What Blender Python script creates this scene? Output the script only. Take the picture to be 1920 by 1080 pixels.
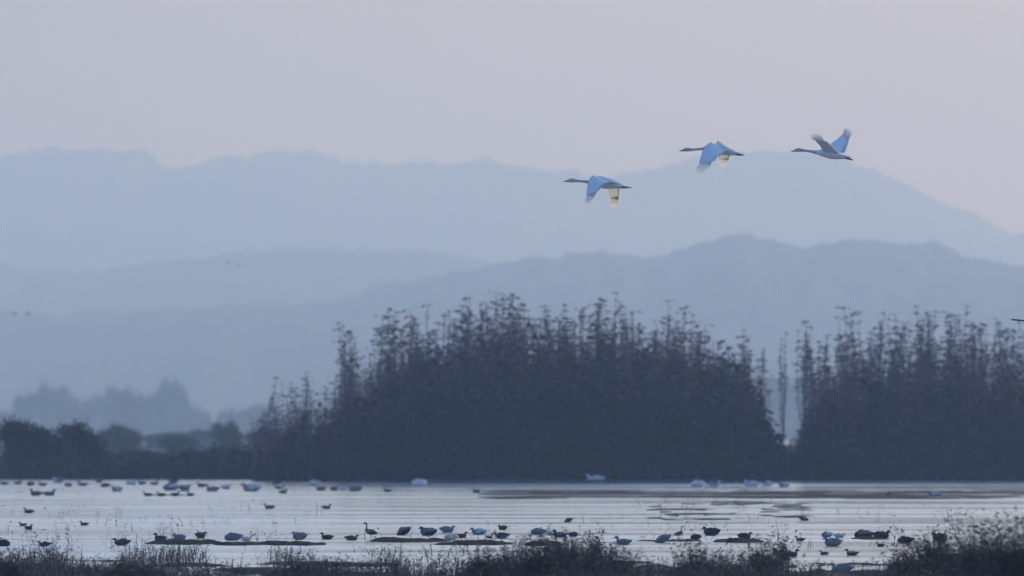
import bpy, math, random
import numpy as np
from mathutils import Vector

# ------------------------------------------------------------------ camera, sky, sun, exposure
sc = bpy.context.scene
for o in list(bpy.data.objects):
    bpy.data.objects.remove(o)
COL = sc.collection
F = 21362.0            # focal length in photograph pixels (400 mm lens)
CAMH = 2.5             # eye height above the water
HOR = 805.0            # horizon row in the photograph
R = math.radians

cam_d = bpy.data.cameras.new('camera')
cam = bpy.data.objects.new('camera', cam_d)
COL.objects.link(cam)
cam_d.sensor_width = 36.0
cam_d.lens = F * 36.0 / 1920.0
cam_d.clip_start = 1.0
cam_d.clip_end = 60000.0
cam.location = (0, 0, CAMH)
cam.rotation_euler = (R(90) + math.atan((HOR - 540) / F), 0, 0)
cam_d.dof.use_dof = True
cam_d.dof.focus_distance = 240.0
cam_d.dof.aperture_fstop = 3.2
sc.camera = cam

SUN_AZ, SUN_EL = R(30), R(9)          # azimuth to the right of the view, low behind the birds
world = bpy.data.worlds.new('World')
sc.world = world
world.use_nodes = True
wn, wl = world.node_tree.nodes, world.node_tree.links
wn.clear()
out = wn.new('ShaderNodeOutputWorld')
bg = wn.new('ShaderNodeBackground'); bg.inputs['Strength'].default_value = 0.1
sky = wn.new('ShaderNodeTexSky'); sky.sky_type = 'NISHITA'; sky.sun_disc = False
sky.sun_elevation = SUN_EL; sky.sun_rotation = SUN_AZ
sky.air_density = 1.0; sky.dust_density = 2.0; sky.ozone_density = 2.5
tc = wn.new('ShaderNodeTexCoord')
sep = wn.new('ShaderNodeSeparateXYZ')
veil_f = wn.new('ShaderNodeMapRange'); veil_f.interpolation_type = 'SMOOTHSTEP'
for i, v in enumerate((0.0, 0.34, 0.97, 0.05)):
    veil_f.inputs[i + 1].default_value = v
sdir = (math.sin(SUN_AZ) * math.cos(SUN_EL), math.cos(SUN_AZ) * math.cos(SUN_EL), math.sin(SUN_EL))
dot = wn.new('ShaderNodeVectorMath'); dot.operation = 'DOT_PRODUCT'; dot.inputs[1].default_value = sdir
glow = wn.new('ShaderNodeMapRange')
for i, v in enumerate((0.82, 0.93, 0.0, 1.0)):
    glow.inputs[i + 1].default_value = v
veil = wn.new('ShaderNodeMixRGB')
veil.inputs[1].default_value = (3.6, 3.2, 2.1, 1)      # pinkish grey haze veil away from the sun
veil.inputs[2].default_value = (9.0, 7.7, 3.9, 1)      # brighter and warmer towards it
mix = wn.new('ShaderNodeMixRGB')
scl = wn.new('ShaderNodeMixRGB'); scl.blend_type = 'MULTIPLY'; scl.inputs[0].default_value = 1
scl.inputs[2].default_value = (2.15, 3.05, 4.4, 1)
wl.new(tc.outputs['Generated'], sep.inputs[0]); wl.new(sep.outputs['Z'], veil_f.inputs[0])
wl.new(tc.outputs['Generated'], dot.inputs[0]); wl.new(dot.outputs['Value'], glow.inputs[0])
wl.new(glow.outputs[0], veil.inputs[0])
wl.new(sky.outputs[0], scl.inputs[1])
wl.new(veil_f.outputs[0], mix.inputs[0]); wl.new(scl.outputs[0], mix.inputs[1]); wl.new(veil.outputs[0], mix.inputs[2])
wl.new(mix.outputs[0], bg.inputs['Color']); wl.new(bg.outputs[0], out.inputs['Surface'])

sun_d = bpy.data.lights.new('sun', 'SUN')
sun = bpy.data.objects.new('sun', sun_d); COL.objects.link(sun)
sun_d.energy = 1.85; sun_d.angle = R(1.5); sun_d.color = (1.0, 0.84, 0.62)
sun.rotation_euler = Vector(sdir).to_track_quat('Z', 'Y').to_euler()

sc.view_settings.view_transform = 'Standard'
sc.view_settings.look = 'None'
sc.view_settings.gamma = 1.0
sc.view_settings.use_curve_mapping = False
sc.view_settings.exposure = 0.0
cy = sc.cycles
cy.max_bounces = 5; cy.diffuse_bounces = 2; cy.glossy_bounces = 2; cy.transmission_bounces = 2
cy.volume_bounces = 1; cy.transparent_max_bounces = 8
cy.use_denoising = True
cy.sample_clamp_indirect = 4.0

# ------------------------------------------------------------------ helpers
rng = np.random.default_rng(11)
rnd = random.Random(5)

def P(px, py, d):
    """the point of the place that stands d metres away behind pixel (px, py)"""
    return ((px - 960.0) / F * d, d, CAMH + (HOR - py) / F * d)

def wx(px, d): return (px - 960.0) / F * d
def dist(row): return CAMH * F / (row - HOR)

def tag(o, label=None, cat=None, group=None, kind=None):
    if label: o['label'] = label
    if cat: o['category'] = cat
    if group: o['group'] = group
    if kind: o['kind'] = kind
    return o

def empty(name, loc=(0, 0, 0), rz=0.0):
    o = bpy.data.objects.new(name, None)
    COL.objects.link(o); o.location = loc; o.rotation_euler = (0, 0, rz)
    o.empty_display_size = 0.2
    return o

def mesh_from(name, verts, faces, smooth=True):
    """verts (n,3); faces: an (m,k) array or a list of such arrays"""
    me = bpy.data.meshes.new(name)
    v = np.asarray(verts, dtype=np.float32)
    if isinstance(faces, np.ndarray): faces = [faces]
    loops = np.concatenate([f.ravel() for f in faces]).astype(np.int32)
    counts = np.concatenate([np.full(len(f), f.shape[1]) for f in faces]).astype(np.int32)
    starts = np.concatenate([[0], np.cumsum(counts)[:-1]]).astype(np.int32)
    me.vertices.add(len(v)); me.vertices.foreach_set('co', v.ravel())
    me.loops.add(len(loops)); me.loops.foreach_set('vertex_index', loops)
    me.polygons.add(len(counts)); me.polygons.foreach_set('loop_start', starts)
    try: me.polygons.foreach_set('loop_total', counts)
    except Exception: pass
    me.update(calc_edges=True)
    if smooth: me.polygons.foreach_set('use_smooth', np.ones(len(counts), dtype=bool))
    return me

def obj(name, me, mat=None, parent=None, loc=None):
    o = bpy.data.objects.new(name, me); COL.objects.link(o)
    if mat and not me.materials: me.materials.append(mat)
    if parent: o.parent = parent
    if loc is not None: o.location = loc
    return o

class MB:
    """collects pieces with quads / tris into one mesh"""
    def __init__(s): s.v = []; s.q = []; s.t = []; s.n = 0
    def add(s, v, q=None, t=None):
        v = np.asarray(v, float)
        if q is not None and len(q): s.q.append(np.asarray(q) + s.n)
        if t is not None and len(t): s.t.append(np.asarray(t) + s.n)
        s.v.append(v); s.n += len(v)
    def mesh(s, name, smooth=True):
        fs = []
        if s.q: fs.append(np.concatenate(s.q))
        if s.t: fs.append(np.concatenate(s.t))
        return mesh_from(name, np.concatenate(s.v), fs, smooth)

def catmull(pts, n):
    pts = np.asarray(pts, float)
    p = np.vstack([2 * pts[0] - pts[1], pts, 2 * pts[-1] - pts[-2]])
    t = np.linspace(0, len(pts) - 1, n)
    i = np.minimum(t.astype(int), len(pts) - 2); u = (t - i)[:, None]
    a, b, c, d = p[i], p[i + 1], p[i + 2], p[i + 3]
    return 0.5 * (2 * b + (c - a) * u + (2 * a - 5 * b + 4 * c - d) * u ** 2 + (3 * b - a - 3 * c + d) * u ** 3)

def loft(mb, pts, side=(0, 1, 0), seg=14, n=40):
    """pts: rows of x, y, z, half height, half width; a smooth closed body along them"""
    c = catmull(pts, n)
    cen, hh, hw = c[:, :3], np.maximum(c[:, 3], 1e-4), np.maximum(c[:, 4], 1e-4)
    tan = np.gradient(cen, axis=0); tan /= np.linalg.norm(tan, axis=1)[:, None]
    sd = np.asarray(side, float)[None, :] - (tan @ np.asarray(side, float))[:, None] * tan
    sd /= np.linalg.norm(sd, axis=1)[:, None]
    up = np.cross(tan, sd); up *= np.sign(up[:, 2:3] + 1e-9)
    a = np.linspace(0, 2 * np.pi, seg, endpoint=False)
    v = cen[:, None] + sd[:, None] * (np.cos(a)[None, :, None] * hw[:, None, None]) + up[:, None] * (np.sin(a)[None, :, None] * hh[:, None, None])
    v = v.reshape(-1, 3)
    i = np.arange(n - 1)[:, None] * seg; j = np.arange(seg)[None]; k = (j + 1) % seg
    q = np.stack([i + j, i + k, i + seg + k, i + seg + j], -1).reshape(-1, 4)
    v = np.vstack([v, cen[0], cen[-1]])
    m = n * seg
    j = np.arange(seg); k = (j + 1) % seg
    t = np.vstack([np.stack([k, j, np.full(seg, m)], -1), np.stack([m - seg + j, m - seg + k, np.full(seg, m + 1)], -1)])
    mb.add(v, q, t)

def tube(mb, pts, rad, seg=4):
    pts = np.asarray(pts, float); n = len(pts)
    tan = np.gradient(pts, axis=0); tan /= np.linalg.norm(tan, axis=1)[:, None] + 1e-9
    ref = np.array([0.31, 0.95, 0.05]); s = np.cross(tan, ref); s /= np.linalg.norm(s, axis=1)[:, None] + 1e-9
    u = np.cross(tan, s)
    a = np.linspace(0, 2 * np.pi, seg, endpoint=False)
    r = np.asarray(rad, float)[:, None, None]
    v = (pts[:, None] + s[:, None] * np.cos(a)[None, :, None] * r + u[:, None] * np.sin(a)[None, :, None] * r).reshape(-1, 3)
    i = np.arange(n - 1)[:, None] * seg; j = np.arange(seg)[None]; k = (j + 1) % seg
    mb.add(v, np.stack([i + j, i + k, i + seg + k, i + seg + j], -1).reshape(-1, 4))

def leaves(mb, cen, a, b):
    """one diamond per centre; a, b are half axes (n,3)"""
    n = len(cen)
    v = np.stack([cen - a, cen - b, cen + a, cen + b], 1).reshape(-1, 3)
    mb.add(v, (np.arange(n)[:, None] * 4 + np.arange(4)[None]))

# value noise
_perm = rng.random((512, 512))
def vnoise(x, y):
    x = np.asarray(x, float); y = np.asarray(y, float)
    xi = np.floor(x).astype(int); yi = np.floor(y).astype(int)
    u = x - xi; v = y - yi; u = u * u * (3 - 2 * u); v = v * v * (3 - 2 * v)
    g = lambda a, b: _perm[a % 512, b % 512]
    return (g(xi, yi) * (1 - u) + g(xi + 1, yi) * u) * (1 - v) + (g(xi, yi + 1) * (1 - u) + g(xi + 1, yi + 1) * u) * v
def fbm(x, y, o=4):
    s = 0; a = 0.5
    for k in range(o):
        s = s + a * vnoise(x * 2 ** k + 17.3 * k, y * 2 ** k + 5.1 * k); a *= 0.5
    return s / (1 - 0.5 ** o)
def sstep(a, b, x):
    t = np.clip((x - a) / (b - a), 0, 1); return t * t * (3 - 2 * t)

# ------------------------------------------------------------------ materials
def new_mat(name):
    m = bpy.data.materials.new(name); m.use_nodes = True
    n, l = m.node_tree.nodes, m.node_tree.links
    return m, n, l, n['Principled BSDF']

def noise_mat(name, c1, c2, scale=4.0, rough=0.8, spec=0.2, detail=4, stretch=(1, 1, 1), bump=0.0, rand=0.0, coord='Object'):
    m, n, l, p = new_mat(name)
    tc = n.new('ShaderNodeTexCoord'); mp = n.new('ShaderNodeMapping'); nz = n.new('ShaderNodeTexNoise'); cr = n.new('ShaderNodeValToRGB')
    mp.inputs['Scale'].default_value = stretch
    nz.inputs['Scale'].default_value = scale; nz.inputs['Detail'].default_value = detail
    cr.color_ramp.elements[0].position = 0.3; cr.color_ramp.elements[1].position = 0.7
    cr.color_ramp.elements[0].color = (*c1, 1); cr.color_ramp.elements[1].color = (*c2, 1)
    l.new(tc.outputs[coord], mp.inputs[0]); l.new(mp.outputs[0], nz.inputs['Vector']); l.new(nz.outputs['Fac'], cr.inputs[0])
    last = cr.outputs[0]
    if rand:
        oi = n.new('ShaderNodeObjectInfo'); mr = n.new('ShaderNodeMapRange')
        mr.inputs[3].default_value = 1 - rand; mr.inputs[4].default_value = 1 + rand
        hs = n.new('ShaderNodeHueSaturation'); l.new(oi.outputs['Random'], mr.inputs[0]); l.new(mr.outputs[0], hs.inputs['Value'])
        l.new(last, hs.inputs['Color']); last = hs.outputs[0]
    l.new(last, p.inputs['Base Color'])
    p.inputs['Roughness'].default_value = rough; p.inputs['Specular IOR Level'].default_value = spec
    if bump:
        bp = n.new('ShaderNodeBump'); bp.inputs['Strength'].default_value = bump; bp.inputs['Distance'].default_value = 0.05
        l.new(nz.outputs['Fac'], bp.inputs['Height']); l.new(bp.outputs[0], p.inputs['Normal'])
    return m

def feather_mat(name, c1, c2, trans=(0.95, 0.84, 0.60), tf=0.4, scale=9, stretch=(3, 3, 12)):
    m, n, l, p = new_mat(name)
    tc = n.new('ShaderNodeTexCoord'); mp = n.new('ShaderNodeMapping'); nz = n.new('ShaderNodeTexNoise'); cr = n.new('ShaderNodeValToRGB')
    mp.inputs['Scale'].default_value = stretch; nz.inputs['Scale'].default_value = scale; nz.inputs['Detail'].default_value = 5
    cr.color_ramp.elements[0].position = 0.3; cr.color_ramp.elements[1].position = 0.65
    cr.color_ramp.elements[0].color = (*c1, 1); cr.color_ramp.elements[1].color = (*c2, 1)
    l.new(tc.outputs['Object'], mp.inputs[0]); l.new(mp.outputs[0], nz.inputs['Vector']); l.new(nz.outputs['Fac'], cr.inputs[0])
    l.new(cr.outputs[0], p.inputs['Base Color'])
    p.inputs['Roughness'].default_value = 0.7; p.inputs['Specular IOR Level'].default_value = 0.25
    bp = n.new('ShaderNodeBump'); bp.inputs['Strength'].default_value = 0.5; bp.inputs['Distance'].default_value = 0.02
    l.new(nz.outputs['Fac'], bp.inputs['Height']); l.new(bp.outputs[0], p.inputs['Normal'])
    if tf > 0:
        tr = n.new('ShaderNodeBsdfTranslucent'); tr.inputs[0].default_value = (*trans, 1)
        mx = n.new('ShaderNodeMixShader'); mx.inputs[0].default_value = tf
        l.new(p.outputs[0], mx.inputs[1]); l.new(tr.outputs[0], mx.inputs[2]); l.new(mx.outputs[0], n['Material Output'].inputs['Surface'])
    return m

M = {}
M['ground'] = noise_mat('wet_mud', (0.014, 0.012, 0.014), (0.04, 0.034, 0.036), 0.6, 0.95, 0.05, 6, bump=0.4)
M['bank'] = noise_mat('dark_mud', (0.005, 0.005, 0.006), (0.016, 0.014, 0.014), 3, 0.95, 0.03, 5, bump=0.5)
M['hill'] = noise_mat('forested_slope', (0.012, 0.02, 0.018), (0.05, 0.06, 0.045), 0.02, 0.9, 0.05, 8, bump=0.0)
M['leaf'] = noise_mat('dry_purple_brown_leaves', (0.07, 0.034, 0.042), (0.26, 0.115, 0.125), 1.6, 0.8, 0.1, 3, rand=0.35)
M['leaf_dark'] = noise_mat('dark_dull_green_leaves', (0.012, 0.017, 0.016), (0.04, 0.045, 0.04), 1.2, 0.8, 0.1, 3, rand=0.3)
M['leaf_far'] = noise_mat('hazy_tree_leaves', (0.02, 0.024, 0.022), (0.06, 0.06, 0.05), 0.5, 0.85, 0.05, 3, rand=0.3)
M['leaf_red'] = noise_mat('ruddy_dry_leaves', (0.10, 0.038, 0.040), (0.32, 0.115, 0.105), 1.6, 0.8, 0.1, 3, rand=0.3)
M['twig'] = noise_mat('reddish_brown_twigs', (0.06, 0.030, 0.033), (0.20, 0.095, 0.092), 2, 0.85, 0.1, 4, (1, 1, 0.3), rand=0.3)
M['bark'] = noise_mat('grey_brown_bark', (0.02, 0.018, 0.017), (0.06, 0.05, 0.045), 6, 0.85, 0.1, 4, (1, 1, 0.3))
M['grass'] = noise_mat('dark_winter_grass', (0.020, 0.015, 0.014), (0.17, 0.11, 0.09), 1.5, 0.7, 0.15, 4)
M['straw'] = noise_mat('olive_straw', (0.03, 0.026, 0.015), (0.11, 0.085, 0.05), 2.0, 0.7, 0.15, 4)
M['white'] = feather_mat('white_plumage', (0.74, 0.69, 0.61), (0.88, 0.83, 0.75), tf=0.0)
M['wing'] = feather_mat('white_wing_feathers', (0.82, 0.84, 0.88), (0.94, 0.95, 0.97), tf=0.12)
M['flight'] = feather_mat('translucent_flight_feathers', (0.6, 0.6, 0.6), (0.82, 0.8, 0.78), tf=0.34, stretch=(8, 8, 2))
M['underwing'] = feather_mat('sunlit_underwing', (0.7, 0.66, 0.55), (0.88, 0.84, 0.74), trans=(0.98, 0.90, 0.70), tf=0.65, stretch=(8, 8, 2))
M['neck'] = feather_mat('stained_neck_plumage', (0.46, 0.42, 0.37), (0.62, 0.57, 0.51), tf=0.0, scale=14)
M['black'] = noise_mat('black_bill_and_feet', (0.008, 0.008, 0.01), (0.02, 0.02, 0.022), 8, 0.45, 0.4)
M['yellow'] = noise_mat('yellow_bill_base', (0.5, 0.32, 0.05), (0.6, 0.42, 0.09), 20, 0.5, 0.3)
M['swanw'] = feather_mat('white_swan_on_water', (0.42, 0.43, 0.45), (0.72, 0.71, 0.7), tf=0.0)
M['greyb'] = feather_mat('grey_bird_plumage', (0.10, 0.11, 0.13), (0.24, 0.26, 0.29), tf=0.0)
M['darkb'] = feather_mat('dark_duck_plumage', (0.012, 0.013, 0.018), (0.05, 0.045, 0.045), tf=0.0)
M['brownb'] = feather_mat('brown_duck_plumage', (0.04, 0.028, 0.02), (0.12, 0.09, 0.065), tf=0.0)
M['cream'] = feather_mat('sunlit_cream_plumage', (0.5, 0.45, 0.33), (0.78, 0.72, 0.55), tf=0.0)  # warm sunlight on the birds' rears, put into the plumage colour

def water_mat():
    m, n, l, p = new_mat('water_surface')
    p.inputs['Base Color'].default_value = (0.30, 0.285, 0.27, 1)      # shallow muddy water, paled to stand in for reflected sky
    p.inputs['IOR'].default_value = 1.38
    tc = n.new('ShaderNodeTexCoord')
    def nz(sc_, st, det, rot=0):
        mp = n.new('ShaderNodeMapping'); mp.inputs['Scale'].default_value = st; mp.inputs['Rotation'].default_value = (0, 0, rot)
        t = n.new('ShaderNodeTexNoise'); t.inputs['Scale'].default_value = sc_; t.inputs['Detail'].default_value = det
        l.new(tc.outputs['Object'], mp.inputs[0]); l.new(mp.outputs[0], t.inputs['Vector']); return t
    a = nz(1.0, (0.35, 1.3, 1), 7, 0.08); b = nz(0.10, (0.35, 1.3, 1), 5)
    bp = n.new('ShaderNodeBump'); bp.inputs['Strength'].default_value = 0.5; bp.inputs['Distance'].default_value = 0.10
    l.new(a.outputs['Fac'], bp.inputs['Height']); l.new(bp.outputs[0], p.inputs['Normal'])
    mr = n.new('ShaderNodeMapRange'); l.new(b.outputs['Fac'], mr.inputs[0])
    for i, v in enumerate((0.40, 0.62, 0.06, 0.24)): mr.inputs[i + 1].default_value = v
    l.new(mr.outputs[0], p.inputs['Roughness'])
    c = nz(0.16, (0.22, 1.5, 1), 6); cr = n.new('ShaderNodeValToRGB')      # bright and dark reflection streaks put into the water colour
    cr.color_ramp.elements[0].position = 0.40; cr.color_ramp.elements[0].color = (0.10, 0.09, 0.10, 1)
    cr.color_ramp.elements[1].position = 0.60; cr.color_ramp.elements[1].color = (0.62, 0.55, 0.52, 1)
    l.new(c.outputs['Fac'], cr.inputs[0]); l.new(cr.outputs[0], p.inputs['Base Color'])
    return m
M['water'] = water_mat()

# ------------------------------------------------------------------ ground and water
def shore(x):
    px = x / 540 * F + 960
    s = 572 + 22 * (fbm(x * 0.12 + 3, x * 0 + 2.2) - 0.5)
    s = s - 52 * sstep(640, 800, px) * (1 - sstep(1330, 1460, px)) - 18 * sstep(1500, 1700, px)
    return s

def ground_h(x, d):
    px = x / d * F + 960
    h = -0.30 + 0 * x
    # the land that carries the thickets
    e = d - shore(x)
    land = sstep(-3, 18, e) * 0.42 + 0.1 * sstep(15, 60, e) * (fbm(x * 0.15, d * 0.05) - 0.2)
    h = h + land
    # thin mud flats
    row = HOR + CAMH * F / np.maximum(d, 60)
    n1 = 0.45 * fbm(x * 0.07 + 9, d * 0.11 + 4, 4) + 0.55 * fbm(x * 0.30 + 3, d * 0.42 + 14, 4)
    zone = sstep(660, 950, px) * sstep(912, 920, row) * (1 - sstep(934, 946, row))
    zone = np.maximum(zone, 0.9 * sstep(1380, 1500, px) * sstep(905, 912, row) * (1 - sstep(924, 934, row)))
    h = np.maximum(h, -0.30 + 0.33 * zone * sstep(0.36, 0.56, n1) )
    n2 = 0.4 * fbm(x * 0.5 + 31, d * 0.14 + 8, 4) + 0.6 * fbm(x * 1.5 + 3, d * 0.25 + 18, 4)
    z2 = sstep(1120, 1230, px) * (1 - sstep(1500, 1640, px)) * sstep(930, 940, row) * (1 - sstep(975, 990, row))
    z2 = np.maximum(z2, 0.8 * sstep(1480, 1560, px) * sstep(925, 950, row) * (1 - sstep(985, 1000, row)))
    h = np.maximum(h, -0.30 + 0.325 * z2 * sstep(0.47, 0.60, n2))
    # foreground bank
    n3 = fbm(x * 0.8 + 50, d * 0.22 + 70, 5)
    z3 = 1 - sstep(175, 262, d)
    h = np.maximum(h, -0.30 + 0.42 * np.maximum(z3, 0) ** 0.5 * sstep(0.42, 0.66, n3 + 0.25 * (1 - sstep(120, 200, d))))
    z4 = sstep(1560, 1800, px) * (1 - sstep(215, 262, d))
    h = np.maximum(h, -0.30 + 0.40 * z4 * sstep(0.32, 0.56, n3))
    h = np.where(d < 118, np.maximum(h, 0.05 + 0.25 * (1 - sstep(20, 118, d)) * n3), h)
    # far marsh: the pale strip of open water behind the bushes
    far = sstep(1880, 1960, d) * (1 - sstep(2320, 2480, d))
    h = h - 0.75 * far * (d > 1500)
    return h

def ground():
    xi = np.arange(-42, 42.01, 0.3)
    xo = 42 * (6000 / 42.0) ** np.linspace(0, 1, 26)[1:]
    xs = np.concatenate([-xo[::-1], xi, xo])
    ys = np.concatenate([[-500, -200, -60, -10, 30, 70, 100], np.arange(118, 470, 0.9), np.arange(470, 640, 2.0),
                         640 * (15500 / 640.0) ** np.linspace(0, 1, 70)])
    X, Y = np.meshgrid(xs, ys)
    Z = ground_h(X, np.maximum(Y, 1.0))
    n, m = len(ys), len(xs)
    i = np.arange(n - 1)[:, None] * m; j = np.arange(m - 1)[None]
    q = np.stack([i + j, i + j + 1, i + m + j + 1, i + m + j], -1).reshape(-1, 4)
    o = obj('ground', mesh_from('ground', np.stack([X, Y, Z], -1).reshape(-1, 3), q), M['ground'])
    tag(o, 'dark wet mud and marsh land', kind='structure')
ground()
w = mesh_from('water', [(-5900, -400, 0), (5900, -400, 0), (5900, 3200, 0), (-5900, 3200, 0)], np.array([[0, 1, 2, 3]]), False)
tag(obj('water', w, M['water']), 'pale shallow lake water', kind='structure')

def mud_bank(px0, px1, row, h=0.07, depth=5.0):
    d = dist(row); x0, x1 = wx(px0, d), wx(px1, d)
    n, m = 14, 40
    u = np.linspace(-1, 1, m)[None]; v = np.linspace(-1, 1, n)[:, None]
    X = (x0 + x1) / 2 + u * (x1 - x0) / 2 + 0 * v; Y = d + v * depth / 2 + 0.25 * np.sin(u * 5 + px0) + 0 * v
    e = 1 - np.abs(u) ** 2.5 - np.abs(v) ** 2 + 1.5 * (fbm(X * 1.7, Y * 0.9, 5) - 0.5)
    Z = -0.05 + (h + 0.05) * np.clip(e, 0, 1) ** 0.6 * (0.5 + 0.9 * fbm(X * 3 + 7, Y * 1.1))
    i = np.arange(n - 1)[:, None] * m; j = np.arange(m - 1)[None]
    q = np.stack([i + j, i + j + 1, i + m + j + 1, i + m + j], -1).reshape(-1, 4)
    o = obj('mud_bank', mesh_from('mud_bank', np.stack([X, Y, Z], -1).reshape(-1, 3), q), M['bank'])
    tag(o, 'low black mud bar in the shallow water', kind='structure')
for a in ((268, 430, 1019, .09), (395, 500, 1021, .07), (492, 612, 1021, .08), (690, 850, 1015, .08), (800, 975, 1020, .08), (1330, 1440, 1016, .09),
          (-60, 20, 1022, .07), (1590, 1680, 1010, .05), (265, 372, 928.5, .03), (50, 112, 927, .02), (980, 1060, 1022, .09), (1180, 1330, 1014, .03)):
    mud_bank(*a)

# ------------------------------------------------------------------ hills
def hill(name, D, prof, front, back, bump, label, seed, rowshift=0):
    """prof: (px, row) of the crest; a ridge with a front and a back slope, rough with tree tops"""
    prof = np.array(prof, float)
    xs_in = np.linspace(wx(-260, D), wx(2180, D), 720)
    x_lo = np.linspace(wx(-260, D) - 2600, wx(-260, D), 40)[:-1]; x_hi = np.linspace(wx(2180, D), wx(2180, D) + 2600, 40)[1:]
    xs = np.concatenate([x_lo, xs_in, x_hi])
    hz = (HOR - prof[:, 1]) / F * D + CAMH
    pxs = xs / D * F + 960
    # smooth interpolation of the crest
    pc = np.clip(pxs, prof[0, 0], prof[-1, 0])
    crest = np.interp(pc, prof[:, 0], hz)
    k = 4; crest = np.convolve(np.pad(crest, (k, k), 'edge'), np.hanning(2 * k + 1) / np.hanning(2 * k + 1).sum(), 'valid')
    crest = crest * (1 + 0.25 * (fbm(pxs * 0.001 + seed, pxs * 0) - 0.5) * np.clip(np.abs(pxs - 960) / 1200 - 1, 0, 1))
    ys = np.concatenate([np.linspace(-1, 0, 46), np.linspace(0, 1, 14)[1:]])
    X = xs[None] + 0 * ys[:, None]
    Y = D + np.where(ys < 0, ys * front, ys * back)[:, None] + 0 * xs[None]
    prof_y = np.where(ys < 0, 1 - np.abs(ys) ** 1.35, 1 - np.abs(ys) ** 1.5)[:, None]
    spur = fbm(X / 260 + seed, Y / 500 + seed, 4)
    Z = crest[None] * (prof_y - 0.35 * (spur - 0.35) * np.abs(ys)[:, None] ** 0.6 * (1 - np.abs(ys)[:, None]) * 1.5)
    Z = Z + bump * (fbm(X / 9.0 + seed, Y / 60.0, 4) - 0.5) * 2 * (prof_y > 0.02) + bump * 1.5 * (fbm(X / 32 + seed, Y / 200.0, 3) - 0.5)
    Z = np.where(np.abs(ys)[:, None] > 0.995, -1.0, Z)
    n, m = len(ys), len(xs)
    i = np.arange(n - 1)[:, None] * m; j = np.arange(m - 1)[None]
    q = np.stack([i + j, i + j + 1, i + m + j + 1, i + m + j], -1).reshape(-1, 4)
    o = obj(name, mesh_from(name, np.stack([X, Y, Z], -1).reshape(-1, 3), q), M['hill'])
    tag(o, label, kind='structure')

hill('mountain', 12800, [(-300, 330), (0, 293), (80, 283), (160, 279), (265, 277), (300, 305), (335, 312), (400, 302), (480, 288), (560, 279), (590, 281),
     (640, 296), (720, 308), (800, 308), (870, 313), (900, 301), (960, 306), (1040, 322), (1130, 332), (1250, 350), (1500, 390), (2200, 470)], 2000, 900, 7.5, 'far blue mountain ridge', 3)
hill('mountain', 13000, [(-300, 520), (600, 500), (900, 420), (1050, 355), (1130, 335), (1200, 322), (1290, 298), (1400, 285), (1480, 283), (1560, 292), (1640, 318), (1740, 368),
     (1800, 392), (1870, 425), (1920, 450), (2200, 540)], 900, 700, 5.0, 'faint rounded mountain', 8)
hill('hill', 8900, [(-300, 470), (-60, 488), (0, 494), (30, 503), (90, 509), (180, 507), (260, 493), (340, 486), (440, 472), (560, 465), (640, 466), (700, 470), (790, 469), (860, 476),
     (930, 490), (1010, 510), (1200, 540), (2200, 600)], 1000, 700, 3.6, 'long wooded hill', 15)
hill('hill', 7000, [(-300, 600), (0, 588), (60, 592), (180, 586), (300, 580), (450, 572), (560, 566), (640, 556), (700, 536), (770, 524), (850, 512), (930, 495), (1010, 483), (1100, 479), (1180, 482),
     (1260, 484), (1300, 461), (1350, 452), (1390, 447), (1450, 450), (1520, 456), (1600, 450), (1680, 458), (1750, 462), (1800, 478), (1860, 492), (1920, 497), (2200, 520)],
     1500, 800, 4.6, 'nearer wooded hill', 22)

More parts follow.
